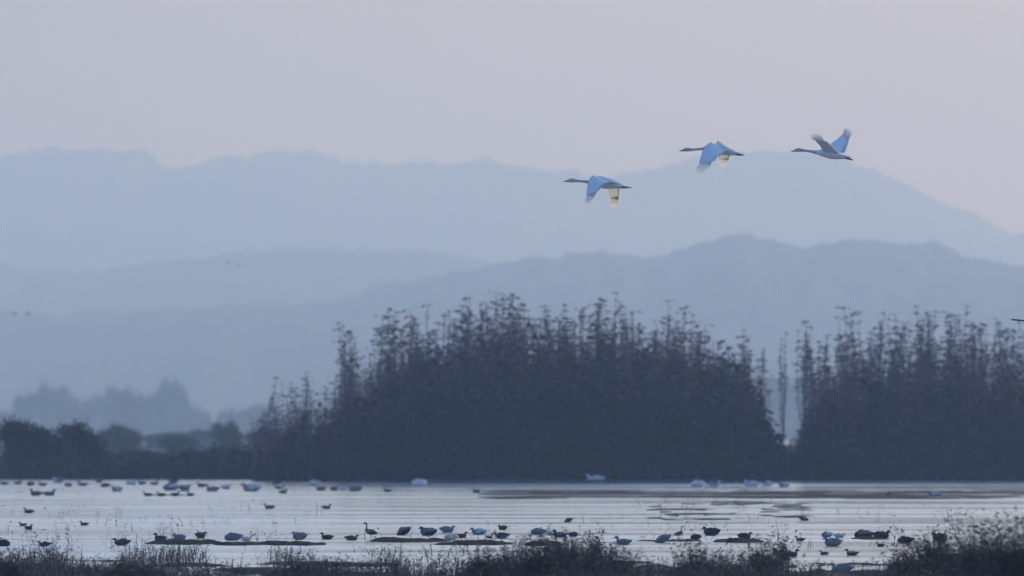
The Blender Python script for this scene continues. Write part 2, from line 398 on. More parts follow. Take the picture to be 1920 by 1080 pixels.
# ------------------------------------------------------------------ trees and thickets
def stalk_plant(seed, H, spread=0.5, shoots=9):
    """a slender upright sapling: a stem and many steep shoots with fine twigs, small dry leaves and a few flat tufts at the tips"""
    g = np.random.default_rng(seed)
    tb, lb = MB(), MB()
    def axis(p0, p1, n=7, wob=0.05):
        t = np.linspace(0, 1, n)[:, None]
        p = p0 * (1 - t) + p1 * t
        p[1:-1] += g.normal(0, wob, (n - 2, 3)) * [1, 1, 0.3]
        return p
    lx, ly = g.normal(0, 0.22, 2)
    main = axis(np.array([0, 0, -0.15]), np.array([lx, ly, H]), 9, 0.07)
    tube(tb, main, np.linspace(0.045, 0.007, 9), 5)
    axes = [main]
    for k in range(shoots):
        t0 = g.uniform(0.03, 0.5); b = main[int(t0 * 8)]
        a = g.uniform(0, 2 * np.pi); r = g.uniform(0.25, 1.0) * spread
        top = np.array([b[0] + r * np.cos(a), b[1] + r * np.sin(a), H * (1 - 0.36 * g.random() ** 0.8)])
        ax = axis(b, top, 7, 0.05); ax[1:-1, :2] += (top[:2] - b[:2]) * 0.22
        tube(tb, ax, np.linspace(0.024, 0.005, 7), 4)
        axes.append(ax)
    TW, C, A, B = [], [], [], []
    for ax in axes:
        L = len(ax) - 1; z_lo = ax[0][2] / H
        n = int(g.integers(46, 70))
        t = np.clip(g.random(n) ** 0.60, 0.1, 0.985); f = t * L; i = f.astype(int); q = (f - i)[:, None]
        c = ax[i] * (1 - q) + ax[i + 1] * q
        az = g.uniform(0, 2 * np.pi, n); el = g.uniform(0.5, 1.25, n); ln = g.uniform(0.18, 0.75, n) * (1.15 - 0.6 * t)
        dr = np.stack([np.cos(az) * np.cos(el), np.sin(az) * np.cos(el), np.sin(el)], -1)
        sd = np.cross(dr, g.normal(0, 1, (n, 3))); sd /= np.linalg.norm(sd, axis=1)[:, None]
        tip = c + dr * ln[:, None]
        tb.add(np.stack([c - sd * 0.007, c + sd * 0.007, tip], 1).reshape(-1, 3), None, np.arange(n * 3).reshape(-1, 3))
        m = int(n * 1.0); k = g.integers(0, n, m)
        u = g.random((m, 1))
        C.append(c[k] + dr[k] * ln[k][:, None] * u + g.normal(0, 0.03, (m, 3)))
        d1 = g.normal(0, 1, (m, 3)) * [1, 1, 0.5]; d1 /= np.linalg.norm(d1, axis=1)[:, None]
        d2 = np.cross(d1, g.normal(0, 1, (m, 3))); d2 /= np.linalg.norm(d2, axis=1)[:, None]
        ls = g.uniform(0.035, 0.09, m)[:, None]
        A.append(d1 * ls); B.append(d2 * ls * 0.4)
        # flat tufts near the tip
        for s_ in range(int(g.integers(3, 6))):
            tt = 1.0 if s_ == 0 else g.uniform(0.72, 1.0)
            f = min(tt * L, L - 1e-3); i = int(f); p = ax[i] + (ax[i + 1] - ax[i]) * (f - i)
            a2 = g.uniform(0, 2 * np.pi); w2 = np.array([np.cos(a2), np.sin(a2), g.uniform(-0.1, 0.15)]); rad = g.uniform(0.18, 0.50)
            nl = int(g.integers(4, 8))
            C.append(p + w2 * rad * g.uniform(-1, 1, nl)[:, None] + g.normal(0, 1, (nl, 3)) * [0.05, 0.05, 0.02])
            d1 = w2 + g.normal(0, 0.35, (nl, 3)) * [1, 1, 0.3]; d1 /= np.linalg.norm(d1, axis=1)[:, None]
            d2 = np.cross(d1, g.normal(0, 1, (nl, 3)) * [0.4, 0.4, 1]); d2 /= np.linalg.norm(d2, axis=1)[:, None]
            ls = g.uniform(0.09, 0.19, nl)[:, None]
            A.append(d1 * ls); B.append(d2 * ls * 0.3)
    leaves(lb, np.vstack(C), np.vstack(A), np.vstack(B))
    return tb.mesh('trunk'), lb.mesh('crown', False)

SAP = [stalk_plant(100 + i, 8.0, 0.40 + 0.1 * (i % 4), 6 + i % 5) for i in range(10)]
for i, (t, c) in enumerate(SAP):
    t.materials.append(M['twig']); c.materials.append(M['leaf_dark'] if i % 4 == 0 else M['leaf'])
SAPR = []
for t, c in SAP:              # the ruddier saplings on the right flanks
    c2 = c.copy(); c2.materials.clear(); c2.materials.append(M['leaf_red']); SAPR.append((t, c2))

ORD = ['first', 'second', 'third', 'fourth', 'fifth', 'sixth', 'seventh', 'eighth', 'ninth', 'tenth', 'eleventh', 'twelfth', 'thirteenth', 'fourteenth', 'fifteenth', 'sixteenth',
       'seventeenth', 'eighteenth', 'nineteenth', 'twentieth']

def tree_thing(name, loc, meshes, sxy, sz, rz, label, cat, group):
    e = empty(name, loc, rz)
    tag(e, label, cat, group)
    for nm, me in zip(('trunk', 'crown'), meshes):
        o = obj(nm, me, None, e); o.scale = (sxy, sxy, sz)
    return e

env1 = np.array([(495, 738), (515, 712), (545, 722), (590, 668), (620, 672), (650, 607), (690, 598), (730, 582), (770, 575), (840, 560), (915, 550), (960, 554), (1000, 582), (1030, 572),
                 (1090, 558), (1137, 551), (1185, 557), (1230, 570), (1270, 566), (1310, 602), (1350, 612), (1385, 622), (1415, 655), (1440, 730)], float)
env2 = np.array([(1460, 690), (1468, 628), (1480, 700), (1510, 606), (1560, 606), (1592, 578), (1650, 580), (1700, 582), (1732, 575), (1762, 590), (1797, 575), (1850, 592), (1882, 600), (1915, 596), (2060, 590), (2120, 640)], float)
body1 = np.array([(480, 872), (540, 850), (600, 822), (650, 792), (720, 760), (780, 725), (900, 700), (1100, 692), (1250, 700), (1340, 715), (1400, 740), (1430, 810), (1470, 855)], float)
body2 = np.array([(1440, 862), (1480, 842), (1540, 806), (1620, 785), (1760, 765), (1900, 755), (2060, 755), (2130, 800)], float)

def plant_thicket(env, body, n, d0, d1, labels, group, fixed, seed):
    g = random.Random(seed)
    lo, hi = env[0, 0], env[-1, 0]
    spots = [(px, row, lab) for (px, row, lab) in fixed_labels(fixed)]
    for i in range(n):
        k_ = (i * 0.38196601) % 1.0
        ncol = int((hi - lo) / 21)
        px = lo + (hi - lo) * (int(k_ * ncol) + 0.5 + g.gauss(0, 0.5)) / ncol
        top = np.interp(px, env[:, 0], env[:, 1])
        b = np.interp(px, body[:, 0], body[:, 1])
        row = top + (b - top) * ((0.07 + g.random() ** 1.1 * 0.78) if g.random() > 0.16 else 0.03)
        spots.append((px, row, None))
    for i, (px, row, lab) in enumerate(spots):
        if not lab and ((px < 640 and g.random() < 0.66) or (1422 < px < 1500) or (1490 <= px < 1560 and g.random() < 0.5)): continue
        d = g.uniform(d0, d1)
        x = wx(px, d); z0 = float(ground_h(np.array([x]), np.array([d]))[0])
        H = CAMH + (HOR - row) / F * d - z0
        k = g.randrange(len(SAP))
        w = 0.66 + 0.3 * H / 8
        if lab and 'gap' in lab: w = 0.42
        if not lab:
            f = (px - lo) / (hi - lo)
            tp = np.interp(px, env[:, 0], env[:, 1]); bt = np.interp(px, body[:, 0], body[:, 1])
            hh = ('tall', 'medium', 'low')[min(int((row - tp) / (bt - tp + 1e-6) * 3), 2)]
            lab = hh + ' ' + labels[min(int(f * len(labels)), len(labels) - 1)]
        tree_thing('sapling', (x, d, z0), (SAPR if g.random() < 0.75 * float(sstep(lo + 0.55 * (hi - lo), lo + 0.9 * (hi - lo), px)) + 0.08 else SAP)[k], w, H / 8.0, g.uniform(0, 6.28), lab, 'sapling', group if i >= len(fixed) else group)

def fixed_labels(f): return [t if len(t) == 3 else (*t, None) for t in f]
plant_thicket(env1, body1, 170, 552, 574,
    ['sapling at the far left foot of the central thicket', 'sapling on the rising left flank of the central thicket', 'sapling below the left shoulder of the central thicket',
     'sapling just left of the central thicket top', 'sapling under the highest top of the central thicket', 'sapling right of the highest top of the central thicket',
     'sapling below the leftmost flying swan in the thicket', 'sapling right of centre in the central thicket', 'sapling on the right shoulder of the central thicket',
     'sapling on the falling right edge of the central thicket'],
    'saplings of the big central thicket',
    [(515, 708, 'short lone sapling at the far left foot of the central thicket'), (652, 604, 'first tall sapling from the left in the central thicket'),
     (728, 580, 'sapling with stacked dark leaf sprays left of the thicket top'), (918, 549, 'tallest dark sapling at the top of the central thicket'),
     (958, 552, 'tall sapling just right of the tallest one in the thicket'), (1137, 549, 'tall thin sapling below the leftmost flying swan'),
     (1268, 564, 'tall sapling below the middle flying swan'), (1388, 618, 'leaning sapling near the right edge of the central thicket'),
     (1425, 655, 'last sapling at the right edge of the central thicket')], 3)
plant_thicket(env2, body2, 112, 556, 580,
    ['sapling at the left end of the right thicket', 'sapling in the left third of the right thicket', 'sapling left of the tallest one in the right thicket',
     'sapling right of the tallest one in the right thicket', 'sapling near the right edge behind the dark goose wing', 'sapling at the cut off end of the right thicket'],
    'saplings of the right hand thicket',
    [(1468, 624, 'thin lone sapling in the gap between the two thickets'), (1512, 603, 'first tall sapling of the right hand thicket'), (1592, 576, 'tall dark topped sapling below the highest flying swan'),
     (1735, 573, 'tallest sapling of the right hand thicket'), (1797, 573, 'tall dense sapling right of the tallest in the right thicket')], 7)

# where several saplings of one stretch are alike, their labels count them from the left
for grp in ('saplings of the big central thicket', 'saplings of the right hand thicket'):
    by = {}
    for o in COL.objects:
        if o.get('group') == grp: by.setdefault(o['label'], []).append(o)
    for lab, os_ in by.items():
        if len(os_) > 1:
            for k, o in enumerate(sorted(os_, key=lambda o: o.location.x / o.location.y)):
                o['label'] = ORD[min(k, 19)] + ' ' + lab.replace(' sapling', ' sapling from the left', 1)
# dense undergrowth that fills the lower part of the thickets: nobody could count it
def undergrowth(name, env, d0, d1, n_leaf, n_stem, seed, mat, label, px_pad=0, sz=0.20, rough=170):
    g = np.random.default_rng(seed)
    lo, hi = env[0, 0] - px_pad, env[-1, 0] + px_pad
    mb = MB()
    def pick(n):
        px = g.uniform(lo, hi, n); d = g.uniform(d0, d1, n); x = (px - 960) / F * d
        top = np.interp(px, env[:, 0], env[:, 1]) + rough * (fbm(px * 0.035 + seed, px * 0 + d * 0.12, 4) - 0.5)
        Hh = CAMH + (HOR - top) / F * d
        z0 = ground_h(x, d)
        return x, d, z0, np.maximum(Hh - z0, 0.2)
    x, d, z0, H = pick(n_leaf)
    u = g.random(n_leaf)
    z = z0 + H * (u ** 1.15) * (0.75 + 0.5 * g.random(n_leaf) ** 2)
    cen = np.stack([x, d, z], -1)
    a = g.normal(0, 1, (n_leaf, 3)) * [1, 1, 0.5]; a /= np.linalg.norm(a, axis=1)[:, None]
    b = np.cross(a, g.normal(0, 1, (n_leaf, 3))); b /= np.linalg.norm(b, axis=1)[:, None]
    s = g.uniform(0.6, 1.4, n_leaf)[:, None] * sz
    leaves(mb, cen, a * s, b * s * 0.4)
    x, d, z0, H = pick(n_stem)
    h = H * g.uniform(0.7, 1.15, n_stem)
    lean = g.normal(0, 0.12, (n_stem, 2))
    p0 = np.stack([x, d, z0 - 0.1], -1); p1 = p0 + np.stack([lean[:, 0] * h, lean[:, 1] * h, h], -1)
    wv = g.normal(0, 1, (n_stem, 3)) * [1, 1, 0]; wv /= np.linalg.norm(wv, axis=1)[:, None]; wv *= 0.015
    v = np.stack([p0 - wv, p0 + wv, p1], 1).reshape(-1, 3)
    mb.add(v, None, np.arange(n_stem * 3).reshape(-1, 3))
    o = obj(name, mb.mesh(name, False), M[mat])
    tag(o, label, 'undergrowth', kind='stuff')
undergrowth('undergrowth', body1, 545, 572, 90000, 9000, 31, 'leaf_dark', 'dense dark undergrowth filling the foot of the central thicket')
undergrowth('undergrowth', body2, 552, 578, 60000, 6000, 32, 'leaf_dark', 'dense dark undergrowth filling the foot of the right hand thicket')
low = np.array([(-160, 862), (0, 858), (180, 850), (300, 858), (480, 848), (600, 838), (760, 850), (2100, 850)], float)
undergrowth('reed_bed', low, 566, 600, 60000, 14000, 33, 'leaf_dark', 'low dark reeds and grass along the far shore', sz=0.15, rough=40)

def thin_stems(env, d0, d1, n, seed, label):
    g = np.random.default_rng(seed)
    px = g.uniform(env[0, 0] - 20, env[-1, 0] + 10, n); d = g.uniform(d0, d1, n); x = (px - 960) / F * d
    cl = fbm(px * 0.045, d * 0.08 + seed, 3)
    H = CAMH + (HOR - np.interp(px, env[:, 0], env[:, 1])) / F * d
    z0 = ground_h(x, d); H = (H - z0) * (0.35 + 0.5 * g.random(n)) * (0.70 + 0.5 * cl)
    a = g.uniform(0, 2 * np.pi, n); L = np.abs(g.normal(0, 0.05, n)) * H
    p0 = np.stack([x, d, z0 - 0.1], -1); p1 = p0 + np.stack([np.cos(a) * L * 0.4, np.sin(a) * L * 0.4, H * 0.6], -1); p2 = p0 + np.stack([np.cos(a) * L, np.sin(a) * L, H], -1)
    sd = np.stack([-np.sin(a + 1), np.cos(a + 1), 0 * a], -1) * 0.011
    v = np.stack([p0 - sd, p0 + sd, p1 + sd * .8, p1 - sd * .8, p2], 1).reshape(-1, 3); k = np.arange(n)[:, None] * 5
    mb = MB(); mb.add(v, k + np.array([[0, 1, 2, 3]]), k + np.array([[3, 2, 4]]))
    m = n * 3; j = g.integers(0, n, m); u = g.random((m, 1)) ** 0.7
    c = np.where(u < .6, p0[j] + (p1[j] - p0[j]) * u / .6, p1[j] + (p2[j] - p1[j]) * (u - .6) / .4) + g.normal(0, 0.10, (m, 3))
    d1 = g.normal(0, 1, (m, 3)); d1 /= np.linalg.norm(d1, axis=1)[:, None]; d2 = np.cross(d1, g.normal(0, 1, (m, 3))); d2 /= np.linalg.norm(d2, axis=1)[:, None]
    ls = g.uniform(0.06, 0.14, m)[:, None]
    leaves(mb, c, d1 * ls, d2 * ls * 0.4)
    o = obj('thin_stems', mb.mesh('thin_stems', False), M['twig']); tag(o, label, 'stems', kind='stuff')
thin_stems(env1, 550, 576, 5200, 41, 'thin reddish stems packed between the saplings of the central thicket')
env2s = env2.copy(); env2s = np.vstack([[(1440, 850), (1500, 780), (1545, 690)], env2s[env2s[:, 0] > 1550]])
thin_stems(env2s, 554, 580, 3000, 42, 'thin reddish stems packed between the saplings of the right hand thicket')

# rounded bushes on the left shore, each with its own stems and crown
def bush_mesh(seed, W, H, n, leaf):
    g = np.random.default_rng(seed)
    tb, lb = MB(), MB()
    cs = []
    for k in range(9):
        a = g.uniform(0, 6.28); r = g.uniform(0.1, 0.42) * W
        p = np.array([r * np.cos(a), r * np.sin(a), H * g.uniform(0.45, 0.8)])
        tube(tb, [np.array([0, 0, -0.1]) + g.normal(0, .05, 3), p * [0.4, 0.4, 0.5], p], [0.05, 0.03, 0.012], 4)
        cs.append(p)
    cs = np.array(cs)
    k = g.integers(0, len(cs), n)
    off = g.normal(0, 1, (n, 3)); off /= np.linalg.norm(off, axis=1)[:, None]
    c = cs[k] + off * (g.random((n, 1)) ** 0.4) * [0.20 * W, 0.20 * W, 0.26 * H]
    c[:, 2] = np.clip(c[:, 2], 0.05, None)
    m = g.random(n) < 0.35
    c[m, 2] *= g.random(m.sum())
    a = g.normal(0, 1, (n, 3)) * [1, 1, 0.6]; a /= np.linalg.norm(a, axis=1)[:, None]
    b = np.cross(a, g.normal(0, 1, (n, 3))); b /= np.linalg.norm(b, axis=1)[:, None]
    s = g.uniform(0.6, 1.4, n)[:, None] * leaf
    leaves(lb, c, a * s, b * s * 0.45)
    nt = 260                     # twigs that stick out of the crown
    k = g.integers(0, len(cs), nt); az = g.uniform(0, 6.28, nt); el = g.uniform(0.4, 1.4, nt)
    dr = np.stack([np.cos(az) * np.cos(el), np.sin(az) * np.cos(el), np.sin(el)], -1)
    p0 = cs[k] + g.normal(0, 0.03, (nt, 3)) * [W, W, H]; p1 = p0 + dr * g.uniform(0.2, 0.48, nt)[:, None] * [W * .6, W * .6, H]
    sd = np.cross(dr, g.normal(0, 1, (nt, 3))); sd /= np.linalg.norm(sd, axis=1)[:, None]
    tb.add(np.stack([p0 - sd * .02, p0 + sd * .02, p1], 1).reshape(-1, 3), None, np.arange(nt * 3).reshape(-1, 3))
    u = g.random((nt * 4, 1)); k = np.tile(np.arange(nt), 4); cc = p0[k] + (p1[k] - p0[k]) * u + g.normal(0, .03, (nt * 4, 3)) * W / 3
    a = g.normal(0, 1, (nt * 4, 3)); a /= np.linalg.norm(a, axis=1)[:, None]; b = np.cross(a, g.normal(0, 1, (nt * 4, 3))); b /= np.linalg.norm(b, axis=1)[:, None]
    leaves(lb, cc, a * leaf, b * leaf * 0.4)
    return tb.mesh('trunk'), lb.mesh('crown', False)

BU = [bush_mesh(200 + i, 4.0, 3.0, 7000, 0.10) for i in range(4)]
for t, c in BU: t.materials.append(M['bark']); c.materials.append(M['leaf_dark'])
for i, (px, row, wpx, lab) in enumerate([
    (-10, 812, 110, 'half hidden bush at the far left end of the shore'), (60, 792, 130, 'broad dark rounded bush on the left shore'),
    (125, 795, 130, 'dark rounded bush joined to the broad one on its right'), (232, 798, 90, 'small upright bush between the rounded bushes and the gap'),
    (170, 850, 120, 'very low bush at the water right of the rounded bushes'), (335, 818, 80, 'low wide bush left of the two pointed bushes'), (425, 792, 70, 'left one of the two pointed dark bushes'),
    (482, 800, 62, 'right one of the two pointed dark bushes'), (545, 836, 120, 'low bush at the left foot of the central thicket'),
    (390, 842, 150, 'low spreading bush beneath the two pointed bushes'), (280, 846, 140, 'low spreading bush beneath the gap of pale water'), (640, 810, 120, 'dense bush inside the left flank of the thicket'),
    (200, 806, 100, 'misty blue bush between the rounded bushes and the small upright bush'), (300, 812, 110, 'misty blue bush under the tallest hazy tree'),
    (385, 806, 90, 'misty blue bush left of the two pointed bushes'), (520, 815, 120, 'misty blue bush at the left foot of the central thicket')]):
    d = 585 + (i * 7) % 12 if i not in (3, 5, 6, 7, 12, 13, 14, 15) else (950 if i < 8 else 1350) + (i * 31) % 120
    x = wx(px, d); z0 = float(ground_h(np.array([x]), np.array([float(d)]))[0])
    H = CAMH + (HOR - row) / F * d - z0
    e = empty('bush', (x, d, z0), i * 1.3); tag(e, lab, 'bush', 'bushes along the left shore')
    for nm, me in zip(('trunk', 'crown'), BU[i % 4]):
        o = obj(nm, me, None, e); s = wpx / F * d / 3.6; o.scale = (s, s, H / 3.0)

# hazy trees far behind, beyond the pale strip of water
FT = [bush_mesh(300 + i, 7.0, 9.0, 5000, 0.26) for i in range(5)]
for t, c in FT: t.materials.append(M['bark']); c.materials.append(M['leaf_far'])
far = [(-30, 760), (5, 768), (45, 742), (92, 722), (128, 738), (165, 752), (205, 728), (238, 735), (268, 740), (300, 728), (325, 716), (352, 765), (378, 772), (405, 790), (440, 764), (470, 762), (500, 790),
       (530, 775), (575, 770), (1400, 740), (1432, 716), (1455, 705), (1486, 720), (1530, 700), (1580, 712), (1650, 720), (1740, 715), (1830, 705), (1905, 715), (1960, 700)]
labs = {3: 'hazy blue tree with a forked top behind the rounded bushes', 10: 'tallest hazy blue tree on the far bank left of the thicket', 14: 'small round hazy tree just left of the central thicket', 21: 'hazy tree seen in the gap between the two thickets'}
for i, (px, row) in enumerate(far):
    d = 3500 + (i * 37) % 250
    x = wx(px, d); z0 = 0.05
    H = CAMH + (HOR - row) / F * d - z0
    lab = labs.get(i, ORD[i] + ' hazy blue tree from the left edge on the far bank' if px < 600 else 'hazy tree far behind the right hand thicket')
    tree_thing('far_tree', (x, d, z0), FT[i % 5], 1.25 + 0.15 * (i % 4), H / 9.0, i * 0.9, lab, 'tree', 'far trees in the haze')
g = np.random.default_rng(5)
mb = MB(); n = 26000
px = g.uniform(-250, 2200, n); d = g.uniform(3350, 3700, n); x = (px - 960) / F * d
z = g.random(n) ** 1.3 * (2.0 + 3.5 * fbm(px * 0.02, d * 0.01, 3))
a = g.normal(0, 1, (n, 3)); a /= np.linalg.norm(a, axis=1)[:, None]; b = np.cross(a, g.normal(0, 1, (n, 3))); b /= np.linalg.norm(b, axis=1)[:, None]
leaves(mb, np.stack([x, d, z], -1), a * 0.4, b * 0.2)
tag(obj('far_scrub', mb.mesh('far_scrub', False), M['leaf_far']), 'hazy scrub at the foot of the far trees', 'scrub', kind='stuff')

# ------------------------------------------------------------------ foreground grass and stubble
def blades(mb, x, d, h, g, wid=0.004, lean=0.25):
    n = len(x); z0 = np.maximum(ground_h(x, d), -0.03)
    a = g.uniform(0, 2 * np.pi, n); L = np.abs(g.normal(0, lean, n))
    dx, dy = np.cos(a) * L * h, np.sin(a) * L * h
    side = np.stack([-np.sin(a + 1.0), np.cos(a + 1.0), 0 * a], -1) * wid * g.uniform(0.6, 1.5, n)[:, None]
    p0 = np.stack([x, d, z0 - 0.02], -1)
    p1 = p0 + np.stack([dx * 0.3, dy * 0.3, h * 0.55], -1)
    p2 = p0 + np.stack([dx, dy, h * (1 - 0.25 * L)], -1)
    v = np.stack([p0 - side, p0 + side, p1 + side * 0.8, p1 - side * 0.8, p2], 1).reshape(-1, 3)
    k = np.arange(n)[:, None] * 5
    mb.add(v, k + np.array([[0, 1, 2, 3]]), k + np.array([[3, 2, 4]]))
    return p2

def twigs(mb, tips, g, size=0.03):
    """little seed heads and side twigs near the tips"""
    n = len(tips)
    a = g.normal(0, 1, (n, 3)) * [1, 1, 0.4]; a /= np.linalg.norm(a, axis=1)[:, None]
    b = np.cross(a, g.normal(0, 1, (n, 3))); b /= np.linalg.norm(b, axis=1)[:, None]
    s = g.uniform(0.5, 1.6, n)[:, None] * size
    leaves(mb, tips - [0, 0, 0.01] + g.normal(0, 0.012, (n, 3)), a * s, b * s * 0.3)

g = np.random.default_rng(77)
mb = MB()
n = 70000
px = g.uniform(-120, 2040, n); row = 1030 + (1185 - 1030) * g.random(n) ** 0.75
d = CAMH * F / (row - HOR); x = (px - 960) / F * d
dens = fbm(px * 0.012 + 5, row * 0.02, 4)
hole = np.exp(-((px - 1230) / 75.0) ** 2) + np.exp(-((px - 1610) / 90.0) ** 2) * 0.9
keep = (dens + 0.35 * sstep(1040, 1110, row) - 0.35 * hole + 0.12 * (px > 650) * (px < 1150)) > g.uniform(0.46, 0.74, n)
px, row, d, x = px[keep], row[keep], d[keep], x[keep]
h = (1 + 0.5 * ((px > 930) & (px < 1480))) * g.uniform(0.07, 0.36, len(x)) * (0.6 + 0.8 * fbm(px * 0.02, row * 0.01 + 4, 3))
tips = blades(mb, x, d, h, g, 0.006, 0.5)
twigs(mb, tips, g, 0.028)
tag(obj('marsh_grass', mb.mesh('marsh_grass', False), M['grass']), 'dark dry marsh grass along the near edge of the water', 'grass', kind='stuff')

mb = MB(); n = 9000
px = g.uniform(-60, 1980, n); row = 905 + (1030 - 905) * g.random(n)
dens = fbm(px * 0.018 + 15, row * 0.03, 4)
w8 = 0.03 + 0.45 * sstep(1080, 1200, px) * (1 - sstep(1480, 1560, px)) * (1 - sstep(975, 1000, row)) + 0.10 * (px < 520) * sstep(930, 990, row) + 0.12 * sstep(990, 1020, row) + 0.25 * sstep(1480, 1800, px)
keep = w8 * sstep(0.4, 0.6, dens) * 1.6 > g.random(n)
px, row = px[keep], row[keep]; d = CAMH * F / (row - HOR); x = (px - 960) / F * d
tips = blades(mb, x, d, g.uniform(0.08, 0.45, len(x)), g, 0.006, 0.7)
twigs(mb, tips, g, 0.035)
tag(obj('stubble', mb.mesh('stubble', False), M['grass']), 'thin broken stems standing in the shallow water', 'stems', kind='stuff')

# separate weed clumps
def weed_clump(px, row_base, W, H, n, label, mat='grass', seed=0, lean=0.35):
    n = int(n * 0.55)
    d = CAMH * F / (row_base - HOR)
    g = np.random.default_rng(seed + 900)
    e = empty('weed_clump', (wx(px, d), d, float(max(ground_h(np.array([wx(px, d)]), np.array([d]))[0], 0)))); tag(e, label, 'weeds', 'weed clumps at the near edge')
    mb, hb = MB(), MB()
    r = np.abs(g.normal(0, 0.42, n)) * W / 2; a = g.uniform(0, 2 * np.pi, n)
    bx, by = r * np.cos(a), r * np.sin(a)
    h = H * (0.22 + 0.78 * g.random(n) ** 1.7) * np.clip(1.1 - (r / (W / 2)) ** 2 * 0.55, 0.2, 1.1)
    az = a + g.normal(0, 0.7, n); L = np.abs(g.normal(0.15, lean, n))
    p0 = np.stack([bx, by, 0 * bx - 0.05], -1)
    p1 = p0 + np.stack([np.cos(az) * L * h * 0.3, np.sin(az) * L * h * 0.3, h * 0.6], -1)
    p2 = p0 + np.stack([np.cos(az) * L * h, np.sin(az) * L * h, h * np.clip(1 - 0.2 * L, .5, 1)], -1)
    sd = np.stack([-np.sin(az + 1), np.cos(az + 1), 0 * az], -1) * 0.005
    v = np.stack([p0 - sd, p0 + sd, p1 + sd * .8, p1 - sd * .8, p2], 1).reshape(-1, 3); k = np.arange(n)[:, None] * 5
    mb.add(v, k + np.array([[0, 1, 2, 3]]), k + np.array([[3, 2, 4]]))
    obj('stem', mb.mesh('stem', False), M[mat], e)['kind'] = 'stuff'
    t = np.concatenate([p2, p1 + (p2 - p1) * g.random((n, 1)), p1 + (p2 - p1) * g.random((n, 1)) + g.normal(0, 0.03, (n, 3)), p0 + (p1 - p0) * g.random((n, 1)) ** .5 + g.normal(0, .03, (n, 3))])
    twigs(hb, t, g, 0.034)
    obj('leaf', hb.mesh('leaf', False), M[mat], e)['kind'] = 'stuff'

weed_clump(1925, 1150, 1.9, 1.28, 3300, 'large black weed clump in the bottom right corner', seed=1)
weed_clump(1835, 1120, 1.4, 1.3, 1500, 'tall ragged weed clump left of the large black corner clump', seed=2)
weed_clump(1748, 1100, 1.0, 0.85, 1300, 'thin weed clump at the left foot of the ragged clump', seed=3)
weed_clump(1115, 1062, 0.42, 0.72, 420, 'upright olive brown tuft between the near birds', 'straw', 4, 0.12)
weed_clump(1010, 1120, 1.2, 0.85, 1800, 'dark tangled clump below the bird with a sunlit cream rump', seed=5)
weed_clump(1110, 1115, 1.0, 0.72, 1200, 'dark tangled clump below the olive tuft', seed=6)
weed_clump(905, 1110, 0.9, 0.6, 900, 'low dark clump left of the tangled clumps', seed=7)
weed_clump(1370, 1112, 0.9, 0.6, 900, 'low dark clump under the two black clods', seed=8)
weed_clump(1468, 1050, 0.30, 0.45, 220, 'small olive tuft between the near ducks', 'straw', 9)
weed_clump(1058, 1108, 0.9, 1.0, 1300, 'tall brownish clump left of the olive brown tuft', seed=13, lean=0.25)
weed_clump(1165, 1112, 0.7, 0.8, 700, 'loose brown clump right of the olive brown tuft', seed=14, lean=0.25)
weed_clump(1300, 1108, 0.8, 0.85, 900, 'brown weed clump below the teal dark goose', seed=15, lean=0.3)
weed_clump(1432, 1105, 0.8, 0.9, 1000, 'brown weed clump left of the small olive tuft', seed=16, lean=0.3)
weed_clump(1700, 1108, 0.7, 0.7, 600, 'sparse brown clump below the stocky black goose', seed=17, lean=0.3)
weed_clump(560, 1130, 1.4, 0.62, 1100, 'wide low clump under the grey birds', seed=10)
weed_clump(250, 1130, 1.6, 0.6, 1200, 'wide low clump in the lower left', seed=11)
weed_clump(20, 1125, 1.0, 0.62, 800, 'low clump in the bottom left corner', seed=12)

